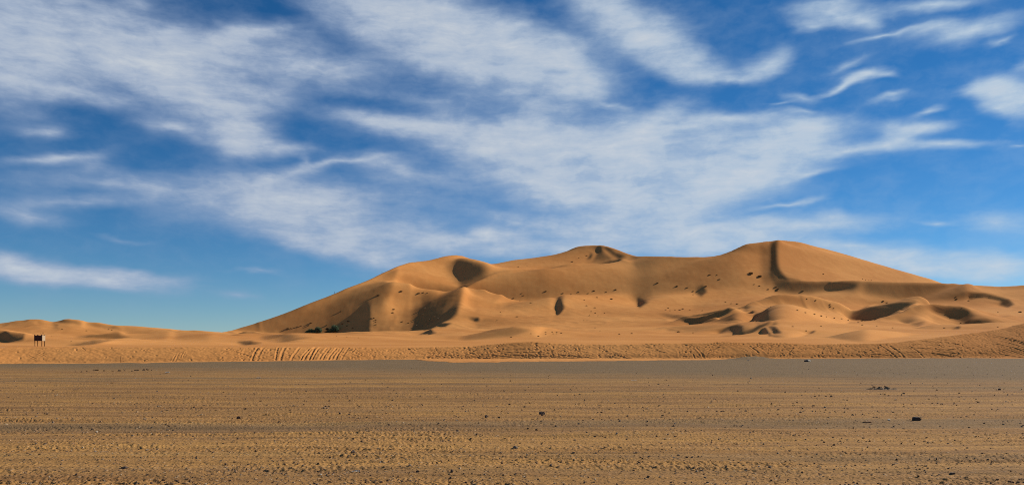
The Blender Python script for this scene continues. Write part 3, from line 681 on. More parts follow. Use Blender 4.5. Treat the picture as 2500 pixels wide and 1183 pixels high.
def plain_mat(name, a, b, scale=8, rough=.9, bmp=.3, dist=.02):
    m, t, bs = material(name)
    pos = t.new('ShaderNodeTexCoord').outputs['Object']
    oi = t.new('ShaderNodeObjectInfo').outputs['Random']
    n = t.noise(pos, scale, 4, .6)
    c = t.mix(t.ramp(n, .32, .68), rgb(*a), rgb(*b))
    hs = t.new('ShaderNodeHueSaturation'); t.l.new(c, hs.inputs['Color']); t.put(hs.inputs['Value'], t.math('ADD', t.math('MULTIPLY', oi, .5), .75))
    t.l.new(hs.outputs[0], bs.inputs['Base Color']); bs.inputs['Roughness'].default_value = rough
    bump(t, bs, n, bmp, dist)
    return m
M_DARK = plain_mat('dark desert stone', (.08, .053, .038), (.125, .085, .058), 14, .75, .6, .03)
M_GREY = plain_mat('grey stone', (.13, .105, .08), (.20, .165, .125), 14, .85, .6, .03)
M_RUST = plain_mat('rusty stone', (.17, .085, .045), (.27, .14, .07), 14, .9, .6, .03)
M_PALE = plain_mat('pale stone', (.46, .38, .28), (.60, .52, .40), 14, .9, .4, .03)
M_CLOD = plain_mat('baked soil', (.11, .065, .035), (.19, .115, .06), 10, 1, .6, .04)
M_PAPER = plain_mat('weathered white plastic', (.72, .66, .56), (.84, .78, .68), 6, .95, .2, .02)
M_BLACK = plain_mat('black plastic', (.02, .02, .02), (.05, .045, .04), 8, .4, .3, .02)
M_WOOD = plain_mat('weathered wood', (.15, .075, .03), (.23, .12, .05), 9, .9, .4, .01)
M_BARK = plain_mat('dry bark', (.10, .065, .04), (.17, .115, .075), 12, .95, .5, .02)
M_SHADED_BOARD = plain_mat('board in shade tone', (.045, .026, .022), (.07, .04, .033), 5, .7, .2, .01)  # kiosk board darkened: the shade of its front is put into the colour
M_SUNLIT_BOARD = plain_mat('board in sunlit tone', (.29, .22, .14), (.35, .27, .17), 5, .7, .2, .01)  # right side of the same box, sunlight put into the colour
def leaf_mat(name, a, b, tr=.25):
    m, t, bs = material(name)
    pos = t.new('ShaderNodeTexCoord').outputs['Object']
    c = t.mix(t.ramp(t.noise(pos, 1.7, 3), .35, .65), rgb(*a), rgb(*b))
    t.l.new(c, bs.inputs['Base Color']); bs.inputs['Roughness'].default_value = .7
    tl = t.new('ShaderNodeBsdfTranslucent'); t.l.new(c, tl.inputs[0])
    mx = t.new('ShaderNodeMixShader'); mx.inputs[0].default_value = tr
    out = [n for n in t.n if n.type == 'OUTPUT_MATERIAL'][0]
    t.l.new(bs.outputs[0], mx.inputs[1]); t.l.new(tl.outputs[0], mx.inputs[2]); t.l.new(mx.outputs[0], out.inputs[0])
    return m
M_LEAF = leaf_mat('tamarisk foliage', (.10, .14, .08), (.16, .21, .11))
M_DRYLEAF = leaf_mat('dry twig foliage', (.07, .055, .028), (.12, .09, .045))
M_GRASS = leaf_mat('tussock grass', (.11, .072, .034), (.17, .112, .052), .15)
M_STRAW = leaf_mat('pale dry grass', (.36, .27, .16), (.48, .37, .23), .15)

# stones: a few shapes, each a broken faceted lump; every stone in view is its own object
def stone_mesh(name, seed, mat, squash=.65, block=0.0):
    R = random.Random(seed); bm = bmesh.new()
    bmesh.ops.create_icosphere(bm, subdivisions=3, radius=.5)
    cuts = [(Vector((R.gauss(0, 1), R.gauss(0, 1), R.gauss(0, .8))).normalized(), R.uniform(.24, .42)) for _ in range(13)]
    if block: cuts = [(Vector(d).normalized(), k) for d, k in (((0, 0, 1), .30), ((0, -1, .1), .33), ((1, .1, .15), .36), ((-1, .2, .2), .38), ((.2, 1, .1), .36), ((-.6, -.7, .6), .40), ((.7, .5, .6), .42))]
    for v in bm.verts:
        for d, k in cuts:
            h = v.co.dot(d)
            if h > k: v.co -= d * (h - k)
        v.co += Vector((R.gauss(0, .006), R.gauss(0, .006), R.gauss(0, .006)))
        v.co.z *= squash
    z0 = min(v.co.z for v in bm.verts)
    for v in bm.verts: v.co.z = v.co.z - z0 * .78
    me = bpy.data.meshes.new(name); bm.to_mesh(me); bm.free(); me.materials.append(mat)
    return me
STONE = {k: [stone_mesh('stone', 100 * i + q, m, sq) for q, sq in enumerate((.6, .75, .5, .85))] for i, (k, m) in enumerate((('dark', M_DARK), ('grey', M_GREY), ('rust', M_RUST), ('pale', M_PALE)))}
STONE['block'] = [stone_mesh('stone', 991, M_DARK, .8, 1), stone_mesh('stone', 992, M_DARK, .75, 1)]
def plain_at(u, v):
    Y = EYE * F / (v - VH); return xcol(u, Y), Y
def put_stone(u, v, wpx, kind, q, rz, name='stone', hz=1.0):
    x, y = plain_at(u, v); s = wpx * y / F * 1.12
    o = link(bpy.data.objects.new(name, STONE[kind][q % len(STONE[kind])])); o.location = (x, y, ground_z(x, y) - .12 * s)
    o.rotation_euler = (0, 0, rz); o.scale = (s, s * .9, s * hz)
    return o
BIG = [
    (2237, 1023, 19, 'block', 0, .15, 1.0, 'dark blocky stone with flat grey top on a yellow sand streak, biggest on the right'),
    (1323, 1010, 15, 'block', 1, .5, 1.05, 'dark chunky stone alone on gravel below the middle of the dune'),
    (583, 1019, 10, 'dark', 1, .2, 1.2, 'dark round stone with a sunlit right side on the left gravel'),
    (305, 1143, 20, 'dark', 2, .1, .9, 'big dark low stone at lower left with a shadow pointing left'),
    (862, 1105, 15, 'dark', 0, .3, .9, 'dark jagged stone with a long low shadow, nearest the white paper strip'),
    (1187, 1020, 7, 'dark', 3, .7, 1.5, 'small dark pointed stone shaped like a pyramid, left of the chunky one'),
    (830, 1010, 8, 'dark', 0, 1.4, 1.0, 'dark flat triangular stone right of the round sunlit stone'),
    (1403, 1074, 9, 'dark', 2, .9, 1.0, 'dark flat stone with a thin pale tail beside it, mid gravel'),
    (1258, 1091, 13, 'grey', 0, .4, 1.0, 'grey-topped dark stone in a band of grey rubble'),
    (1513, 1031, 8, 'dark', 1, 1.0, 1.0, 'dark stone just above the pale yellow sand streak, right of centre'),
    (1532, 1016, 6, 'dark', 0, 2.0, 1.0, 'small dark stone with a pale chip at its left'),
    (1310, 1050, 8, 'rust', 1, .1, 1.1, 'reddish dark stone directly below the chunky stone'),
    (1345, 1142, 10, 'dark', 3, 1.6, .9, 'dark peaked stone on open orange sand near the bottom edge'),
    (1020, 1153, 9, 'dark', 1, .2, 1.0, 'left one of two dark peaked stones near the bottom centre'),
    (1103, 1154, 9, 'dark', 3, 2.3, 1.2, 'right one of two dark peaked stones near the bottom centre'),
    (2120, 1030, 16, 'rust', 2, .05, .6, 'long flat reddish stone left of the blocky stone'),
    (2170, 1023, 7, 'pale', 1, .6, 1.0, 'small stone with a bright sunlit tip left of the blocky stone'),
    (1834, 925, 7, 'dark', 0, .4, 1.0, 'lone dark stone far out on the smooth gravel'),
    (2440, 951, 7, 'dark', 3, .4, 1.1, 'lone dark stone far out near the right edge of the gravel'),
    (1880, 1141, 11, 'block', 1, 1.2, .8, 'black lump of stone at lower right, left of the rectangular stone'),
    (2325, 1153, 12, 'block', 0, .05, .7, 'rectangular dark stone like a brick at lower right'),
    (1820, 1147, 10, 'dark', 2, .8, .8, 'dark flat stone beside the black lump at lower right'),
    (1785, 1162, 11, 'dark', 0, 1.9, .7, 'dark low stone at the bottom edge right of centre'),
    (1677, 1116, 6, 'dark', 1, .3, 1.0, 'left one of a close pair of small dark stones on pale sand'),
    (1690, 1116, 6, 'dark', 3, 1.3, 1.0, 'right one of a close pair of small dark stones on pale sand'),
    (783, 1159, 8, 'pale', 0, .5, 1.0, 'white pebble-like stone at the bottom left of centre'),
    (393, 1004, 5, 'pale', 2, .2, 1.0, 'small white stone beside a dark patch on the left gravel'),
    (236, 1052, 6, 'pale', 3, .9, .9, 'cream stone with a few chips on the far left gravel'),
    (550, 1128, 8, 'dark', 1, 2.2, 1.1, 'dark upright stone right of the big low stone at lower left'),
    (1567, 929, 0, '', 0, 0, 0, ''),
]
M_SOIL_DARK = plain_mat('turned damp soil', (.19, .12, .065), (.27, .17, .09), 6, 1, .8, .05)

def crumple(name, seed, lx, ly, h, mat, n=9):
    """a thin crumpled scrap with real thickness"""
    R = random.Random(seed); bm = bmesh.new()
    g = [[bm.verts.new(((i / (n - 1) - .5) * lx * R.uniform(.9, 1.05), (j / (n - 1) - .5) * ly * R.uniform(.9, 1.1), h * max(0, R.gauss(.45, .3)))) for i in range(n)] for j in range(n)]
    for j in range(n - 1):
        for i in range(n - 1): bm.faces.new((g[j][i], g[j][i + 1], g[j + 1][i + 1], g[j + 1][i]))
    bmesh.ops.solidify(bm, geom=bm.faces[:], thickness=.008)
    return part(name, bm, mat)

def build_stones():
    for (u, v, w, kind, q, rz, hz, lab) in BIG:
        if w: tag(put_stone(u, v, w, kind, q, rz, 'stone', hz), lab, 'stone')
    R = random.Random(5); n = 0; used = [(b[0], b[1]) for b in BIG]
    while n < 215:
        v = 1183 - (1183 - 935) * R.random() ** 1.9; u = R.uniform(-20, 2520)
        if min(abs(u - a) + 2.5 * abs(v - b) for a, b in used) < 14: continue
        if perlin(np.array([u / 170.0]), np.array([v / 22.0]), 8)[0] < R.uniform(-.55, .25): continue
        used.append((u, v)); near = (v - 848) / 335.0
        w = (2.2 + 4.2 * R.random() ** 2.4) * (.45 + .65 * near)
        k = R.choices(('dark', 'grey', 'rust', 'pale'), (60, 16, 16, 8))[0]
        lab = {'dark': 'small dark stone lying loose among the gravel of the plain', 'grey': 'small grey stone lying loose among the gravel of the plain',
               'rust': 'small rust brown stone lying loose among the gravel of the plain', 'pale': 'small pale chip of stone lying loose on the gravel plain'}[k]
        tag(put_stone(u, v, w, k, R.randrange(4), R.uniform(0, 6.3), 'stone', R.uniform(.7, 1.25)), lab, 'stone', 'small %s stones scattered over the gravel' % {'dark': 'dark', 'grey': 'grey', 'rust': 'rusty', 'pale': 'pale'}[k])
        n += 1

def pebbles():
    """the uncountable small gravel: one mesh"""
    R = np.random.default_rng(11); N = 30000
    v = 1250 - (1250 - 893) * R.random(N) ** 1.25; u = R.uniform(-260, 2760, N)
    Y = EYE * F / (v - VH); X = xcol(u, Y)
    keep = fbm(X / 5.0, Y / .8, 3, 81) + .35 * fbm(X / .8, Y / .6, 2, 83) > R.uniform(-.75, .55, N)
    X, Y = X[keep], Y[keep]; N = len(X)
    s = (.005 + .018 * R.random(N) ** 4) * np.clip(Y / 13, .9, 1.7)
    z = plain_h(X, Y) + plain_fine(X, Y)
    bm = bmesh.new(); bmesh.ops.create_icosphere(bm, subdivisions=1, radius=1); bm.verts.ensure_lookup_table()
    base = np.array([x.co[:] for x in bm.verts]); tri = np.array([[w.index for w in f.verts] for f in bm.faces]); bm.free()
    k = len(base)
    a = R.uniform(0, 6.283, N); ca, sa = np.cos(a)[:, None], np.sin(a)[:, None]
    jit = 1 + .38 * R.standard_normal((N, k, 1)).clip(-1.5, 1.5)
    p = base[None] * jit * np.stack([np.ones(N), R.uniform(.6, 1, N), R.uniform(.4, .9, N)], -1)[:, None, :] * s[:, None, None]
    co = np.stack([p[..., 0] * ca - p[..., 1] * sa + X[:, None], p[..., 0] * sa + p[..., 1] * ca + Y[:, None], p[..., 2] + z[:, None] + s[:, None] * .15], -1).reshape(-1, 3)
    f = (tri[None] + (np.arange(N) * k)[:, None, None]).reshape(-1, 3)
    m, t, b = material('gravel chips')
    r = t.new('ShaderNodeNewGeometry').outputs['Random Per Island']
    cr = t.new('ShaderNodeValToRGB'); cr.color_ramp.interpolation = 'CONSTANT'; e = cr.color_ramp.elements
    cols = [(0, (.075, .048, .034)), (.26, (.14, .09, .055)), (.46, (.20, .15, .105)), (.62, (.27, .15, .075)), (.80, (.34, .22, .12)), (.95, (.42, .32, .21))]
    e[0].position, e[0].color = cols[0][0], rgb(*cols[0][1]); e[1].position, e[1].color = cols[1][0], rgb(*cols[1][1])
    for q, c in cols[2:]:
        x = e.new(q); x.color = rgb(*c)
    t.put(cr.inputs[0], r); t.l.new(cr.outputs[0], b.inputs['Base Color']); b.inputs['Roughness'].default_value = .95
    o = raw_mesh('gravel', co, f, m); o['kind'] = 'stuff'; o['label'] = 'loose gravel chips covering the flat plain'
    return o

def clods():
    R = random.Random(31); meshes = [stone_mesh('soil_clod', 700 + q, M_CLOD, .6) for q in range(4)]
    spots = [(185, 905), (200, 905.5), (213, 904), (219, 905), (229, 903), (232, 902), (238, 902), (255, 903), (275, 903), (292, 903), (305, 902.5), (323, 903.5), (330, 902), (336, 902), (351, 901.5), (353, 899.5), (360, 900.5), (371, 901)]
    for i, (u, v) in enumerate(spots):
        x, y = plain_at(u, v + 1); s = R.uniform(5, 9) * y / F
        o = link(bpy.data.objects.new('soil_clod', meshes[i % 4])); o.location = (x, y, ground_z(x, y) - .05 * s); o.rotation_euler = (0, 0, R.uniform(0, 6)); o.scale = (s * 1.3, s, s * .9)
        tag(o, 'dark clod of earth in the broken row along the far left edge of the gravel', 'clod', 'row of dark earth clods at the far left')
    # the low heap of turned soil on the right
    x, y = plain_at(2150, 951); n = 60; gx, gy = np.meshgrid(np.linspace(-.85, .85, n), np.linspace(-.6, .6, n))
    r = np.hypot(gx / .78, gy / .55)
    h = .10 * np.clip(1 - r, 0, 1) ** .8 * (1 + .8 * fbm(gx * 3.2, gy * 3.2, 4, 91)) + .035 * np.maximum(0, fbm(gx * 7, gy * 7, 2, 95)) * (r < .85) - .03 * np.clip((r - .8) * 5, 0, 1)
    g = grid_mesh('soil_heap', gx, gy, h, M_SOIL_DARK, False); g.location = (x, y, ground_z(x, y) - .01)
    tag(g, 'low dark heap of turned soil on the gravel at right', 'soil heap')
    for i, (u, v, w, lab) in enumerate([(2137, 944, 8, 'left dark clod sitting on the low soil heap'), (2165, 943, 9, 'right dark clod sitting on the low soil heap')]):
        x, y = plain_at(u, v + 5); s = w * y / F
        o = link(bpy.data.objects.new('soil_clod', meshes[i])); o.location = (x, y + .1, ground_z(x, y) + .08); o.scale = (s * 1.2, s, s * .7); o.rotation_euler = (0, 0, i * 1.1)
        tag(o, lab, 'clod')

def litter():
    def place(o, u, v, rz, lab, cat, lift=.005):
        x, y = plain_at(u, v); o.location = (x, y, ground_z(x, y) + lift); o.rotation_euler = (0, 0, rz); tag(o, lab, cat)
    place(crumple('paper_scrap', 1, .22, .18, .05, M_PAPER), 632, 922, .5, 'bright white paper scrap lying far out on the left gravel', 'litter')
    place(crumple('plastic_scrap', 2, .24, .26, .07, M_PAPER), 408, 909, .1, 'crumpled pale plastic scrap at the edge of the grey gravel strip', 'litter')
    place(crumple('paper_scrap', 3, .10, .05, .018, M_PAPER), 869, 1150, .2, 'white paper strip near the bottom left of centre', 'litter')
    place(crumple('paper_scrap', 4, .26, .2, .03, M_PAPER), 1548, 928, .1, 'flat cream scrap on the smooth gravel right of centre', 'litter')
    place(crumple('paper_scrap', 6, .22, .3, .1, M_PAPER), 1827, 880, .3, 'small white scrap on the grey gravel below the churned bank', 'litter')
    x, y = plain_at(1970, 882); e = empty('rubbish_bag', (x, y, ground_z(x, y)), .3); e.scale = (.75, .75, .75); tag(e, 'black and white rubbish bag on the grey gravel before the sand bank', 'rubbish')
    R = random.Random(9); bm = bmesh.new(); bmesh.ops.create_icosphere(bm, subdivisions=3, radius=.36)
    for q in bm.verts:
        k = 1 + .16 * math.sin(q.co.x * 19 + 2) * math.cos(q.co.y * 17) + R.gauss(0, .03); q.co *= k; q.co.z = q.co.z * .5 + .14; q.co.x *= 1.25
    part('bag_body', bm, M_BLACK, e, True)
    o = crumple('torn_flap', 8, .34, .4, .2, M_PAPER); o.parent = e; o.location = (.42, -.05, .16); o.rotation_euler = (0, .9, 0)

# ------------------------------------------------------------------ plants
def blades(bm, R, n, rad, h, wid, lean=.6):
    for _ in range(n):
        a = R.uniform(0, 6.283); r = rad * R.random() ** .5; x, y = r * math.cos(a), r * math.sin(a)
        hh = h * R.uniform(.5, 1) * (1 - .35 * r / rad); b = a + R.uniform(-.8, .8); l = lean * R.uniform(.2, 1) * hh
        w = wid * R.uniform(.6, 1.3); sx, sy = -math.sin(b) * w, math.cos(b) * w
        p = [(x, y, -.05), (x + .3 * l * math.cos(b), y + .3 * l * math.sin(b), hh * .6), (x + l * math.cos(b), y + l * math.sin(b), hh)]
        v = [bm.verts.new((p[0][0] - sx, p[0][1] - sy, p[0][2])), bm.verts.new((p[0][0] + sx, p[0][1] + sy, p[0][2])), bm.verts.new((p[1][0] + sx * .8, p[1][1] + sy * .8, p[1][2])), bm.verts.new((p[1][0] - sx * .8, p[1][1] - sy * .8, p[1][2])), bm.verts.new(p[2])]
        bm.faces.new(v[:4]); bm.faces.new((v[3], v[2], v[4]))
def tussock_mesh(seed, mat):
    R = random.Random(seed); bm = bmesh.new(); blades(bm, R, 260, .5, .62, .022)
    for k in range(3): 
        a = R.uniform(0, 6.283); bm2 = bmesh.new(); blades(bm2, R, 90, .22, .42, .022)
        for v in bm2.verts: v.co += Vector((.42 * math.cos(a), .42 * math.sin(a), 0))
        me = bpy.data.meshes.new('tmp'); bm2.to_mesh(me); bm2.free(); bm.from_mesh(me); bpy.data.meshes.remove(me)
    me = bpy.data.meshes.new('grass_tussock'); bm.to_mesh(me); bm.free(); me.materials.append(mat); return me
TUFTS = [
    ('dark tussock on the brown left flank near the green shrubs', 'tussocks on the left flank of the dune', 0,
     [(702, 802, 9), (710, 801, 5), (718, 800, 5), (726, 797, 5), (735, 795, 6), (754, 794, 7), (759, 788, 8), (797, 794, 6), (832, 760, 7)]),
    ('dark tussock beside the black hollow right of the green shrubs', 'tussocks by the hollow right of the shrubs', 0,
     [(850, 784, 8), (836, 790, 7), (847, 795, 6), (861, 801, 6), (906, 777, 7), (913, 776, 6), (917, 781, 6), (917, 786, 6), (918, 792, 6)]),
    ('dark tussock on the sunlit bowl below the left summit', 'tussocks in the bowl below the left summit', 0,
     [(923, 721, 10), (979, 711, 10), (1022, 716, 10), (1034, 714, 6), (1043, 715, 5), (961, 755, 9), (959, 763, 8), (982, 785, 7), (997, 788, 6)]),
    ('pale dry tussock in the deep shade below the left ridge', 'pale tussocks in the shaded recess', 1,
     [(1038, 752, 7), (1033, 768, 7), (1048, 763, 6), (1062, 773, 7), (1071, 777, 8), (1040, 783, 7), (1045, 790, 7), (1030, 795, 8), (1018, 794, 8), (1055, 786, 6), (1050, 779, 6)]),
    ('tiny dark tussock on the low sand right of the green shrubs', 'tiny tussocks on the low sand', 0, [(822, 820, 4), (847, 822, 4), (875, 824, 4)]),
    ('dark tussock high on the middle summit', 'tussocks on the middle summit', 0, [(1433, 624, 6), (1413, 630, 5), (1397, 639, 7), (1265, 651, 7), (1287, 650, 4)]),
    ('dark tussock on the brown face below the long left ridge', 'tussocks on the brown middle face', 0,
     [(1274, 716, 5), (1278, 721, 5), (1253, 728, 7), (1269, 734, 6), (1296, 739, 6), (1332, 711, 8), (1262, 773, 9), (1213, 782, 6), (1222, 762, 5)]),
    ('dark tussock strewn right of the narrow black hollow at mid dune', 'tussocks right of the narrow black hollow', 0,
     [(1374, 716, 7), (1394, 718, 5), (1412, 713, 7), (1436, 716, 6), (1479, 713, 6), (1503, 707, 8), (1450, 710, 8), (1457, 726, 7), (1492, 730, 10), (1426, 732, 5), (1432, 746, 7), (1452, 751, 7),
      (1443, 760, 6), (1453, 764, 6), (1439, 770, 6), (1460, 770, 5), (1425, 782, 5), (1433, 782, 4), (1476, 764, 5)]),
    ('dark tussock on the smooth face left of the right summit gully', 'tussocks on the face left of the gully', 0,
     [(1605, 691, 8), (1652, 699, 9), (1678, 702, 8), (1692, 711, 7), (1692, 719, 6), (1732, 671, 8), (1750, 671, 5), (1756, 682, 8), (1723, 699, 9), (1841, 694, 6), (1854, 698, 7)]),
    ('dark tussock on the sand shelf above the crescent shadow', 'tussocks on the shelf above the crescent shadow', 0,
     [(1631, 752, 6), (1667, 754, 8), (1659, 757, 8), (1715, 758, 7), (1684, 756, 6), (1636, 758, 6), (1625, 756, 6), (1648, 757, 5), (1771, 737, 6), (1785, 741, 6), (1799, 742, 9)]),
    ('small dark tussock on the pale low dune at the centre foot', 'tussocks on the low dune at the centre', 0,
     [(1453, 800, 5), (1465, 807, 5), (1296, 814, 5), (1314, 820, 8), (1248, 823, 8), (1332, 811, 7), (1332, 816, 6), (1348, 810, 6), (1350, 814, 6), (1359, 811, 6), (1359, 814, 5), (1370, 813, 7), (1656, 810, 11), (1692, 812, 6), (1542, 814, 8), (1512, 816, 8)]),
    ('dark tussock just right of the foot of the summit gully', 'tussocks at the foot of the gully', 0, [(1875, 706, 7), (1894, 701, 9), (1899, 705, 8), (1897, 709, 9), (1959, 711, 9)]),
    ('dark tussock in the straggling line across the lower right slope', 'tussocks in a line across the lower right', 0,
     [(1970, 729, 6), (1991, 733, 6), (2026, 743, 6), (2027, 748, 7), (2035, 752, 5), (1882, 748, 5), (1850, 771, 5), (1946, 757, 8), (1966, 763, 8), (1988, 767, 9), (2004, 771, 9), (2017, 773, 7), (2036, 776, 8), (2054, 778, 7), (2070, 781, 7),
      (2106, 782, 8), (2095, 787, 8), (2105, 793, 8), (2140, 796, 6), (1935, 797, 8), (2004, 796, 7), (1968, 807, 8), (2137, 780, 9)]),
    ('dark tussock on the sand of the far right slopes', 'tussocks on the far right slopes', 0,
     [(2179, 800, 6), (2305, 800, 7), (2436, 798, 6), (2436, 762, 5), (2348, 752, 5), (2156, 735, 8), (2166, 739, 8), (2335, 730, 8), (2334, 724, 5), (2364, 734, 8), (2490, 762, 11), (2346, 788, 6)]),
    ('faint tiny tussock high on the sunlit right flank', 'tiny tussocks on the sunlit right flank', 0, [(2010, 669, 6), (2106, 681, 4), (2113, 683, 4), (2121, 684, 4), (2127, 684, 4)]),
    ('small tussock on the low dunes of the far left', 'tussocks on the far left dunes', 0,
     [(152, 803, 6), (211, 807, 6), (265, 804, 6), (273, 806, 5), (126, 821, 4), (99, 814, 5), (105, 812, 5), (174, 833, 5), (40, 829, 4)]),
]
def tussocks():
    R = random.Random(13); T = [[tussock_mesh(40 + i, M_GRASS) for i in range(3)], [tussock_mesh(60 + i, M_STRAW) for i in range(2)]]
    def put(u, v, w, kind, lab, grp):
        x, y, z = dune_hit(u, v); s = w * y / F * .60
        o = link(bpy.data.objects.new('grass_tussock', R.choice(T[kind]))); o.location = (x, y, z - .03 * s); o.rotation_euler = (0, 0, R.uniform(0, 6.28)); o.scale = (s, s, s * R.uniform(.75, 1.05))
        tag(o, lab, 'grass tussock', grp)
    for lab, grp, kind, spots in TUFTS:
        for (u, v, w) in spots: put(u, v, w, kind, lab, grp)
    put(1833, 668, 10, 0, 'round dark tussock standing out left of the summit gully, uppermost there', None) if 0 else None
    for (u, v, w, lab) in [(1833, 668, 10, 'largest round dark tussock left of the gully under the right summit'), (1855, 675, 9, 'second dark tussock down from the round one, nearest the gully')]:
        x, y, z = dune_hit(u, v); s = w * y / F
        o = link(bpy.data.objects.new('grass_tussock', T[0][0])); o.location = (x, y, z - .05); o.scale = (s, s, s); o.rotation_euler = (0, 0, u); tag(o, lab, 'grass tussock')

def crown_mesh(name, seed, lobes, n, leaf, mat, parent):
    """foliage: thousands of small leafy sprays filling several uneven lobes"""
    R = np.random.default_rng(seed); P = []
    for (cx, cy, cz, rx, ry, rz, share) in lobes:
        k = int(n * share); d = R.standard_normal((k, 3)); d /= np.linalg.norm(d, axis=1)[:, None]
        r = R.random(k) ** .42; q = d * r[:, None] * (1 + .28 * fbm(d[:, 0] * 2.2 + cx, d[:, 1] * 2.2 + d[:, 2] * 3 + cz, 3, seed))[:, None]
        p = q * (rx, ry, rz) + (cx, cy, cz); P.append(p[p[:, 2] > .03])
    P = np.concatenate(P); N = len(P)
    a = R.standard_normal((N, 3)); a /= np.linalg.norm(a, axis=1)[:, None]; b = np.cross(a, R.standard_normal((N, 3))); b /= np.linalg.norm(b, axis=1)[:, None]
    s = leaf * R.uniform(.6, 1.4, (N, 1))
    co = np.stack([P - a * s, P + b * s * .45, P + a * s, P - b * s * .45], 1).reshape(-1, 3)
    o = raw_mesh(name, co, np.arange(N * 4).reshape(-1, 4), mat); o.parent = parent
    return o
def shrub(u, v, lab, lobes, n, leaf, stems, mat=None, name='shrub'):
    x, y, z = dune_hit(u, v); e = empty(name, (x, y, z)); tag(e, lab, 'shrub' if name == 'shrub' else 'tree')
    e.scale = (1.18, 1.18, 1.18)
    bm = bmesh.new()
    for pts, r0, r1 in stems: tube(bm, pts, np.linspace(r0, r1, len(pts)), 6)
    part('trunk', bm, M_BARK, e)
    crown_mesh('crown', int(u), lobes, n, leaf, mat or M_LEAF, e)
def shrubs():
    shrub(758, 812, 'wide green shrub with a long sloping left side, leftmost of the clump', [(-1.6, 0, .7, 2.0, 1.5, .9, .3), (.2, 0, 1.35, 2.3, 1.7, 1.5, .45), (2.0, .3, 1.0, 1.7, 1.4, 1.1, .25)], 5200, .20,
          [([(0, 0, -.3), (-.4, 0, .6), (-1.2, .1, 1.1)], .12, .05), ([(0, 0, -.3), (.3, .1, .8), (.7, 0, 1.9)], .14, .05), ([(.2, 0, -.3), (1.1, .2, .7), (2, .2, 1.1)], .1, .04)])
    shrub(777, 812, 'tallest green shrub with a rounded top, second from left in the clump', [(-.2, 0, 2.6, 2.0, 1.8, 1.5, .4), (.8, .1, 1.7, 2.0, 1.7, 1.6, .3), (-1.0, 0, 1.3, 1.9, 1.6, 1.3, .3)], 5600, .21,
          [([(0, 0, -.3), (.1, 0, 1.2), (-.2, 0, 3)], .18, .05), ([(0, 0, -.3), (.5, .1, 1.0), (1.0, 0, 2)], .14, .05), ([(0, 0, -.3), (-.6, 0, .9), (-1.2, 0, 1.7)], .12, .05)])
    shrub(799, 812, 'small thin tree with one tuft of foliage on a bare bent stem', [(0, 0, 2.7, 1.15, 1.0, .85, .7), (.3, 0, .6, 2.2, 1.0, .6, .3)], 1800, .18,
          [([(0, 0, -.3), (.12, 0, .9), (-.05, 0, 1.7), (.05, 0, 2.8)], .11, .05), ([(-.02, 0, 1.6), (.4, 0, 2.2), (.6, 0, 2.8)], .06, .03)], M_DRYLEAF, 'small_tree')
    shrub(814, 811, 'bushy green shrub leaning right, rightmost of the clump', [(.6, 0, 3.3, 2.2, 1.9, 1.9, .4), (1.9, 0, 2.3, 1.9, 1.6, 1.7, .25), (-.8, 0, 1.4, 2.6, 1.8, 1.3, .25), (-3.2, 0, .7, 2.0, 1.4, .7, .1)], 6600, .21,
          [([(0, 0, -.3), (.2, 0, 1.2), (.4, 0, 3.2)], .18, .05), ([(0, 0, -.3), (.7, 0, 1.0), (1.5, 0, 2.1)], .13, .05), ([(0, 0, -.3), (-.7, 0, .7), (-1.4, 0, 1.2)], .11, .05)])

# ------------------------------------------------------------------ the little panelled kiosk on stilts, the stake and the two walkers
def kiosk():
    x, y, z = dune_hit(97, 844.5); k = y / F; rz = math.radians(6)
    e = empty('panel_kiosk', (x, y, z), rz); tag(e, 'small panelled kiosk on four stilts with a shaded front and a sunlit right side', 'kiosk')
    W, D, zb, zt = 17.2 * k, 15.5 * k, 13.2 * k, 27.5 * k; hw, hd = W / 2, D / 2
    for sx in (-1, 1):
        for sy in (-1, 1):
            bm = bmesh.new(); px, py = sx * (hw - .05), sy * (hd - .05)
            tube(bm, [(px, py, -.5), (px + sx * .01, py, zb), (px, py, zt + (.12 if sy < 0 else .05))], [.075, .07, .06], 8); part('leg', bm, M_WOOD, e)
    def wavy(bm, a, b, n=24, th=.03, dips=2):
        """an upright board whose top edge sags between its posts"""
        a, b = Vector(a), Vector(b); d = (b - a).normalized(); nrm = Vector((d.y, -d.x, 0)); rows = []
        for i in range(n + 1):
            t = i / n; p = a + (b - a) * t; top = zt - .10 * abs(math.sin(math.pi * dips * t)) ** .8
            rows.append([bm.verts.new(p + nrm * th * s + Vector((0, 0, q))) for s, q in ((0, zb), (1, zb), (1, top), (0, top))])
        for r0, r1 in zip(rows[:-1], rows[1:]):
            for q in range(4): bm.faces.new((r0[q], r1[q], r1[(q + 1) % 4], r0[(q + 1) % 4]))
        bm.faces.new(rows[0][::-1]); bm.faces.new(rows[-1])
    for nm, a, b, m, dp in (('front_panel', (-hw, -hd - .03, 0), (hw, -hd - .03, 0), M_SHADED_BOARD, 2), ('side_panel', (hw + .03, -hd, 0), (hw + .03, hd, 0), M_SUNLIT_BOARD, 1), ('back_panel', (hw, hd + .03, 0), (-hw, hd + .03, 0), M_SHADED_BOARD, 2), ('side_panel', (-hw - .03, hd, 0), (-hw - .03, -hd, 0), M_SHADED_BOARD, 1)):
        bm = bmesh.new(); wavy(bm, a, b, dips=dp); part(nm, bm, m, e)
    bm = bmesh.new(); box(bm, (0, 0, zb + .03), (W - .04, D - .04, .05)); part('floor_board', bm, M_WOOD, e)
    bm = bmesh.new(); box(bm, (hw - .16, -.1, zt - .02), (.26, .5, .12), .2, .02); part('cap_board', bm, M_WOOD, e)
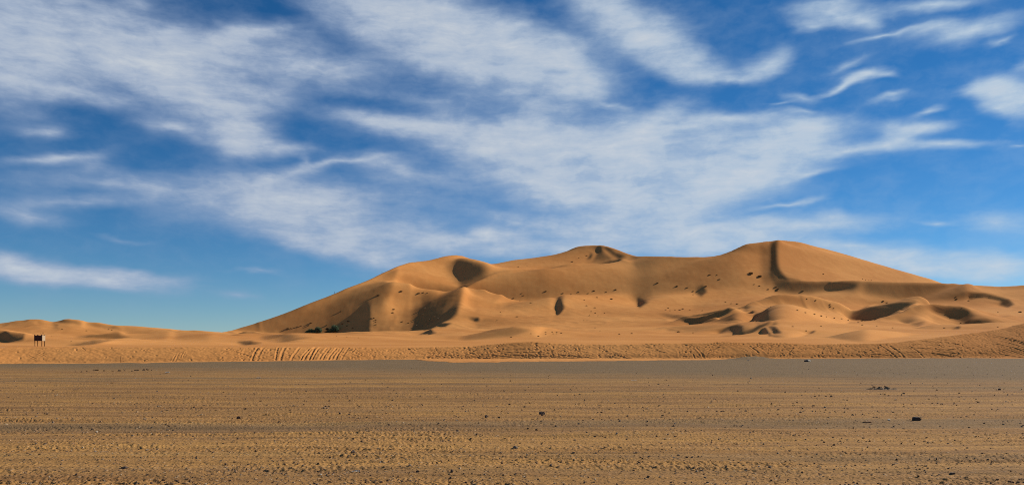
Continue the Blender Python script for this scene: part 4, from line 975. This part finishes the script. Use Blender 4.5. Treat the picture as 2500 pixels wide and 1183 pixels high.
def stake():
    eY, _ = bank_edge(np.array([295.0])); Y = float(eY[0]) + .3; x = xcol(295, Y); k = Y / F
    bm = bmesh.new(); tube(bm, [(0, 0, -.3), (.0, 0, .2), (.02, 0, 9.5 * k)], [.045, .045, .04], 8)
    bmesh.ops.create_cone(bm, segments=8, radius1=.04, radius2=.012, depth=.05, cap_ends=True, matrix=Matrix.Translation((.02, 0, 9.5 * k + .025)))
    o = part('wooden_stake', bm, M_WOOD); o.location = (x, Y, .12); tag(o, 'short brown wooden stake at the foot of the left sand bank', 'stake')
def walker(u, v, lab, cloth, trousers, skin, hair, heading, stride):
    Y = None
    zz = dune_z(np.full(NJ, u), YR); V = VH - (zz - EYE) * F / YR; j = int(np.argmin(V)); Y = YR[j]; x, z = xcol(u, Y), float(zz[j])
    e = empty('person', (x, Y, z), heading); tag(e, lab, 'person')
    bm = bmesh.new(); sk = bm.verts.layers.skin.verify()
    s = stride
    J = {'pelvis': ((0, 0, .95), .135), 'waist': ((0, .01, 1.10), .125), 'chest': ((0, .02, 1.32), .155), 'neck': ((0, .03, 1.50), .058), 'skull': ((0, .05, 1.60), .085), 'crown': ((0, .05, 1.70), .085),
         'lh': ((-.10, 0, .90), .095), 'lk': ((-.11, .5 * s, .50), .066), 'la': ((-.11, .62 * s - .04, .09), .045), 'lt': ((-.12, .62 * s + .13, .035), .04),
         'rh': ((.10, 0, .90), .095), 'rk': ((.11, -.18 * s, .49), .066), 'ra': ((.11, -.75 * s, .10), .045), 'rt': ((.12, -.75 * s + .15, .035), .04),
         'ls': ((-.19, .02, 1.42), .062), 'le': ((-.25, -.10 - .2 * s, 1.16), .045), 'lw': ((-.26, .02 - .3 * s, .93), .034), 'lp': ((-.26, .05 - .3 * s, .85), .036),
         'rs': ((.19, .02, 1.42), .062), 're': ((.25, -.04 + .2 * s, 1.16), .045), 'rw': ((.26, .14 + .3 * s, .95), .034), 'rp': ((.26, .19 + .3 * s, .88), .036)}
    vs = {}
    for k2, (p, r) in J.items():
        q = bm.verts.new(p); q[sk].radius = (r, r * (.8 if k2 in ('chest', 'waist', 'pelvis') else 1)); vs[k2] = q
    vs['pelvis'][sk].use_root = True
    for a, b in (('pelvis', 'waist'), ('waist', 'chest'), ('chest', 'neck'), ('neck', 'skull'), ('skull', 'crown'), ('pelvis', 'lh'), ('lh', 'lk'), ('lk', 'la'), ('la', 'lt'), ('pelvis', 'rh'), ('rh', 'rk'), ('rk', 'ra'), ('ra', 'rt'),
                 ('chest', 'ls'), ('ls', 'le'), ('le', 'lw'), ('lw', 'lp'), ('chest', 'rs'), ('rs', 're'), ('re', 'rw'), ('rw', 'rp')): bm.edges.new((vs[a], vs[b]))
    m, t, b = material('walker body')
    zz_ = t.new('ShaderNodeSeparateXYZ'); t.l.new(t.new('ShaderNodeTexCoord').outputs['Object'], zz_.inputs[0])
    c = t.mix(t.math('GREATER_THAN', zz_.outputs[2], 1.0), rgb(*trousers), rgb(*cloth))
    c = t.mix(t.math('GREATER_THAN', zz_.outputs[2], 1.47), c, rgb(*skin)); t.l.new(c, b.inputs['Base Color'])
    o = part('body', bm, m, e)
    o.modifiers.new('skin', 'SKIN'); o.modifiers.new('smooth', 'SUBSURF').levels = 1; o.modifiers['smooth'].render_levels = 2
    bm = bmesh.new(); bmesh.ops.create_icosphere(bm, subdivisions=2, radius=.108, matrix=Matrix.Translation((0, .035, 1.69)))
    for q in list(bm.verts):
        if q.co.z < 1.665 and q.co.y > .03: q.co.z = 1.675
    part('hair', bm, plain_mat('hair', hair, hair), e, True)
def walkers():
    walker(932.5, 667, 'person in dark clothes walking up the skyline ridge of the left flank, higher one', (.03, .035, .05), (.02, .02, .025), (.22, .13, .09), (.02, .015, .012), math.radians(-62), .36)
    walker(816.5, 716, 'person in dark clothes on the left flank skyline, lower and farther left', (.05, .03, .03), (.025, .025, .03), (.22, .13, .09), (.02, .015, .012), math.radians(-60), .3)
sky()
Z = build_heights()
SAND = sand_material(); GRAVEL = gravel_material()
eU, _ = bank_edge(U)
Zlow = Z - np.clip(((eU + bank_len(U))[None] + 8 - YY) / 6, 0, 1) * 10
o = grid_mesh('sand_dunes', XX, YY, Zlow, SAND); o['kind'] = 'structure'
o = bank(); o['kind'] = 'structure'
o = plain(); o['kind'] = 'structure'
n = 96; ang = np.linspace(0, 2 * math.pi, n, endpoint=False)
co = np.concatenate([[[0, 0, -1.2]], np.stack([9000 * np.cos(ang), 9000 * np.sin(ang), np.full(n, -1.2)], 1)])
o = raw_mesh('ground', co, np.stack([np.zeros(n, int), 1 + np.arange(n), 1 + (np.arange(n) + 1) % n], 1), SAND); o['kind'] = 'structure'
build_stones(); pebbles(); clods(); litter(); tussocks(); shrubs(); kiosk(); stake(); walkers()
# ------------------------------------------------------------------ camera, sun
cam = bpy.data.cameras.new('camera'); cam.sensor_width = 36; cam.lens = 36 * F / 2500
cam.shift_y = (VH - 591.5) / 2500; cam.clip_start = .1; cam.clip_end = 20000
co = link(bpy.data.objects.new('camera', cam)); co.location = (0, 0, EYE); co.rotation_euler = (math.radians(90), 0, 0)
scn.camera = co
sun = bpy.data.lights.new('sun', 'SUN'); sun.energy = SUN_W; sun.angle = math.radians(.53); sun.color = (1, .93, .82)
so = link(bpy.data.objects.new('sun', sun))
sd = Vector((math.sin(SUN_AZ) * math.cos(SUN_EL), math.cos(SUN_AZ) * math.cos(SUN_EL), math.sin(SUN_EL)))
so.rotation_euler = sd.to_track_quat('Z', 'Y').to_euler()
scn.view_settings.view_transform = 'Standard'; scn.view_settings.look = 'None'
scn.view_settings.exposure = EXPO; scn.view_settings.gamma = 1; scn.view_settings.use_curve_mapping = False
scn.cycles.max_bounces = 5; scn.cycles.diffuse_bounces = 1; scn.cycles.transparent_max_bounces = 8
scn.cycles.use_denoising = False; scn.cycles.pixel_filter_type = 'BLACKMAN_HARRIS'; scn.cycles.filter_width = 1.05
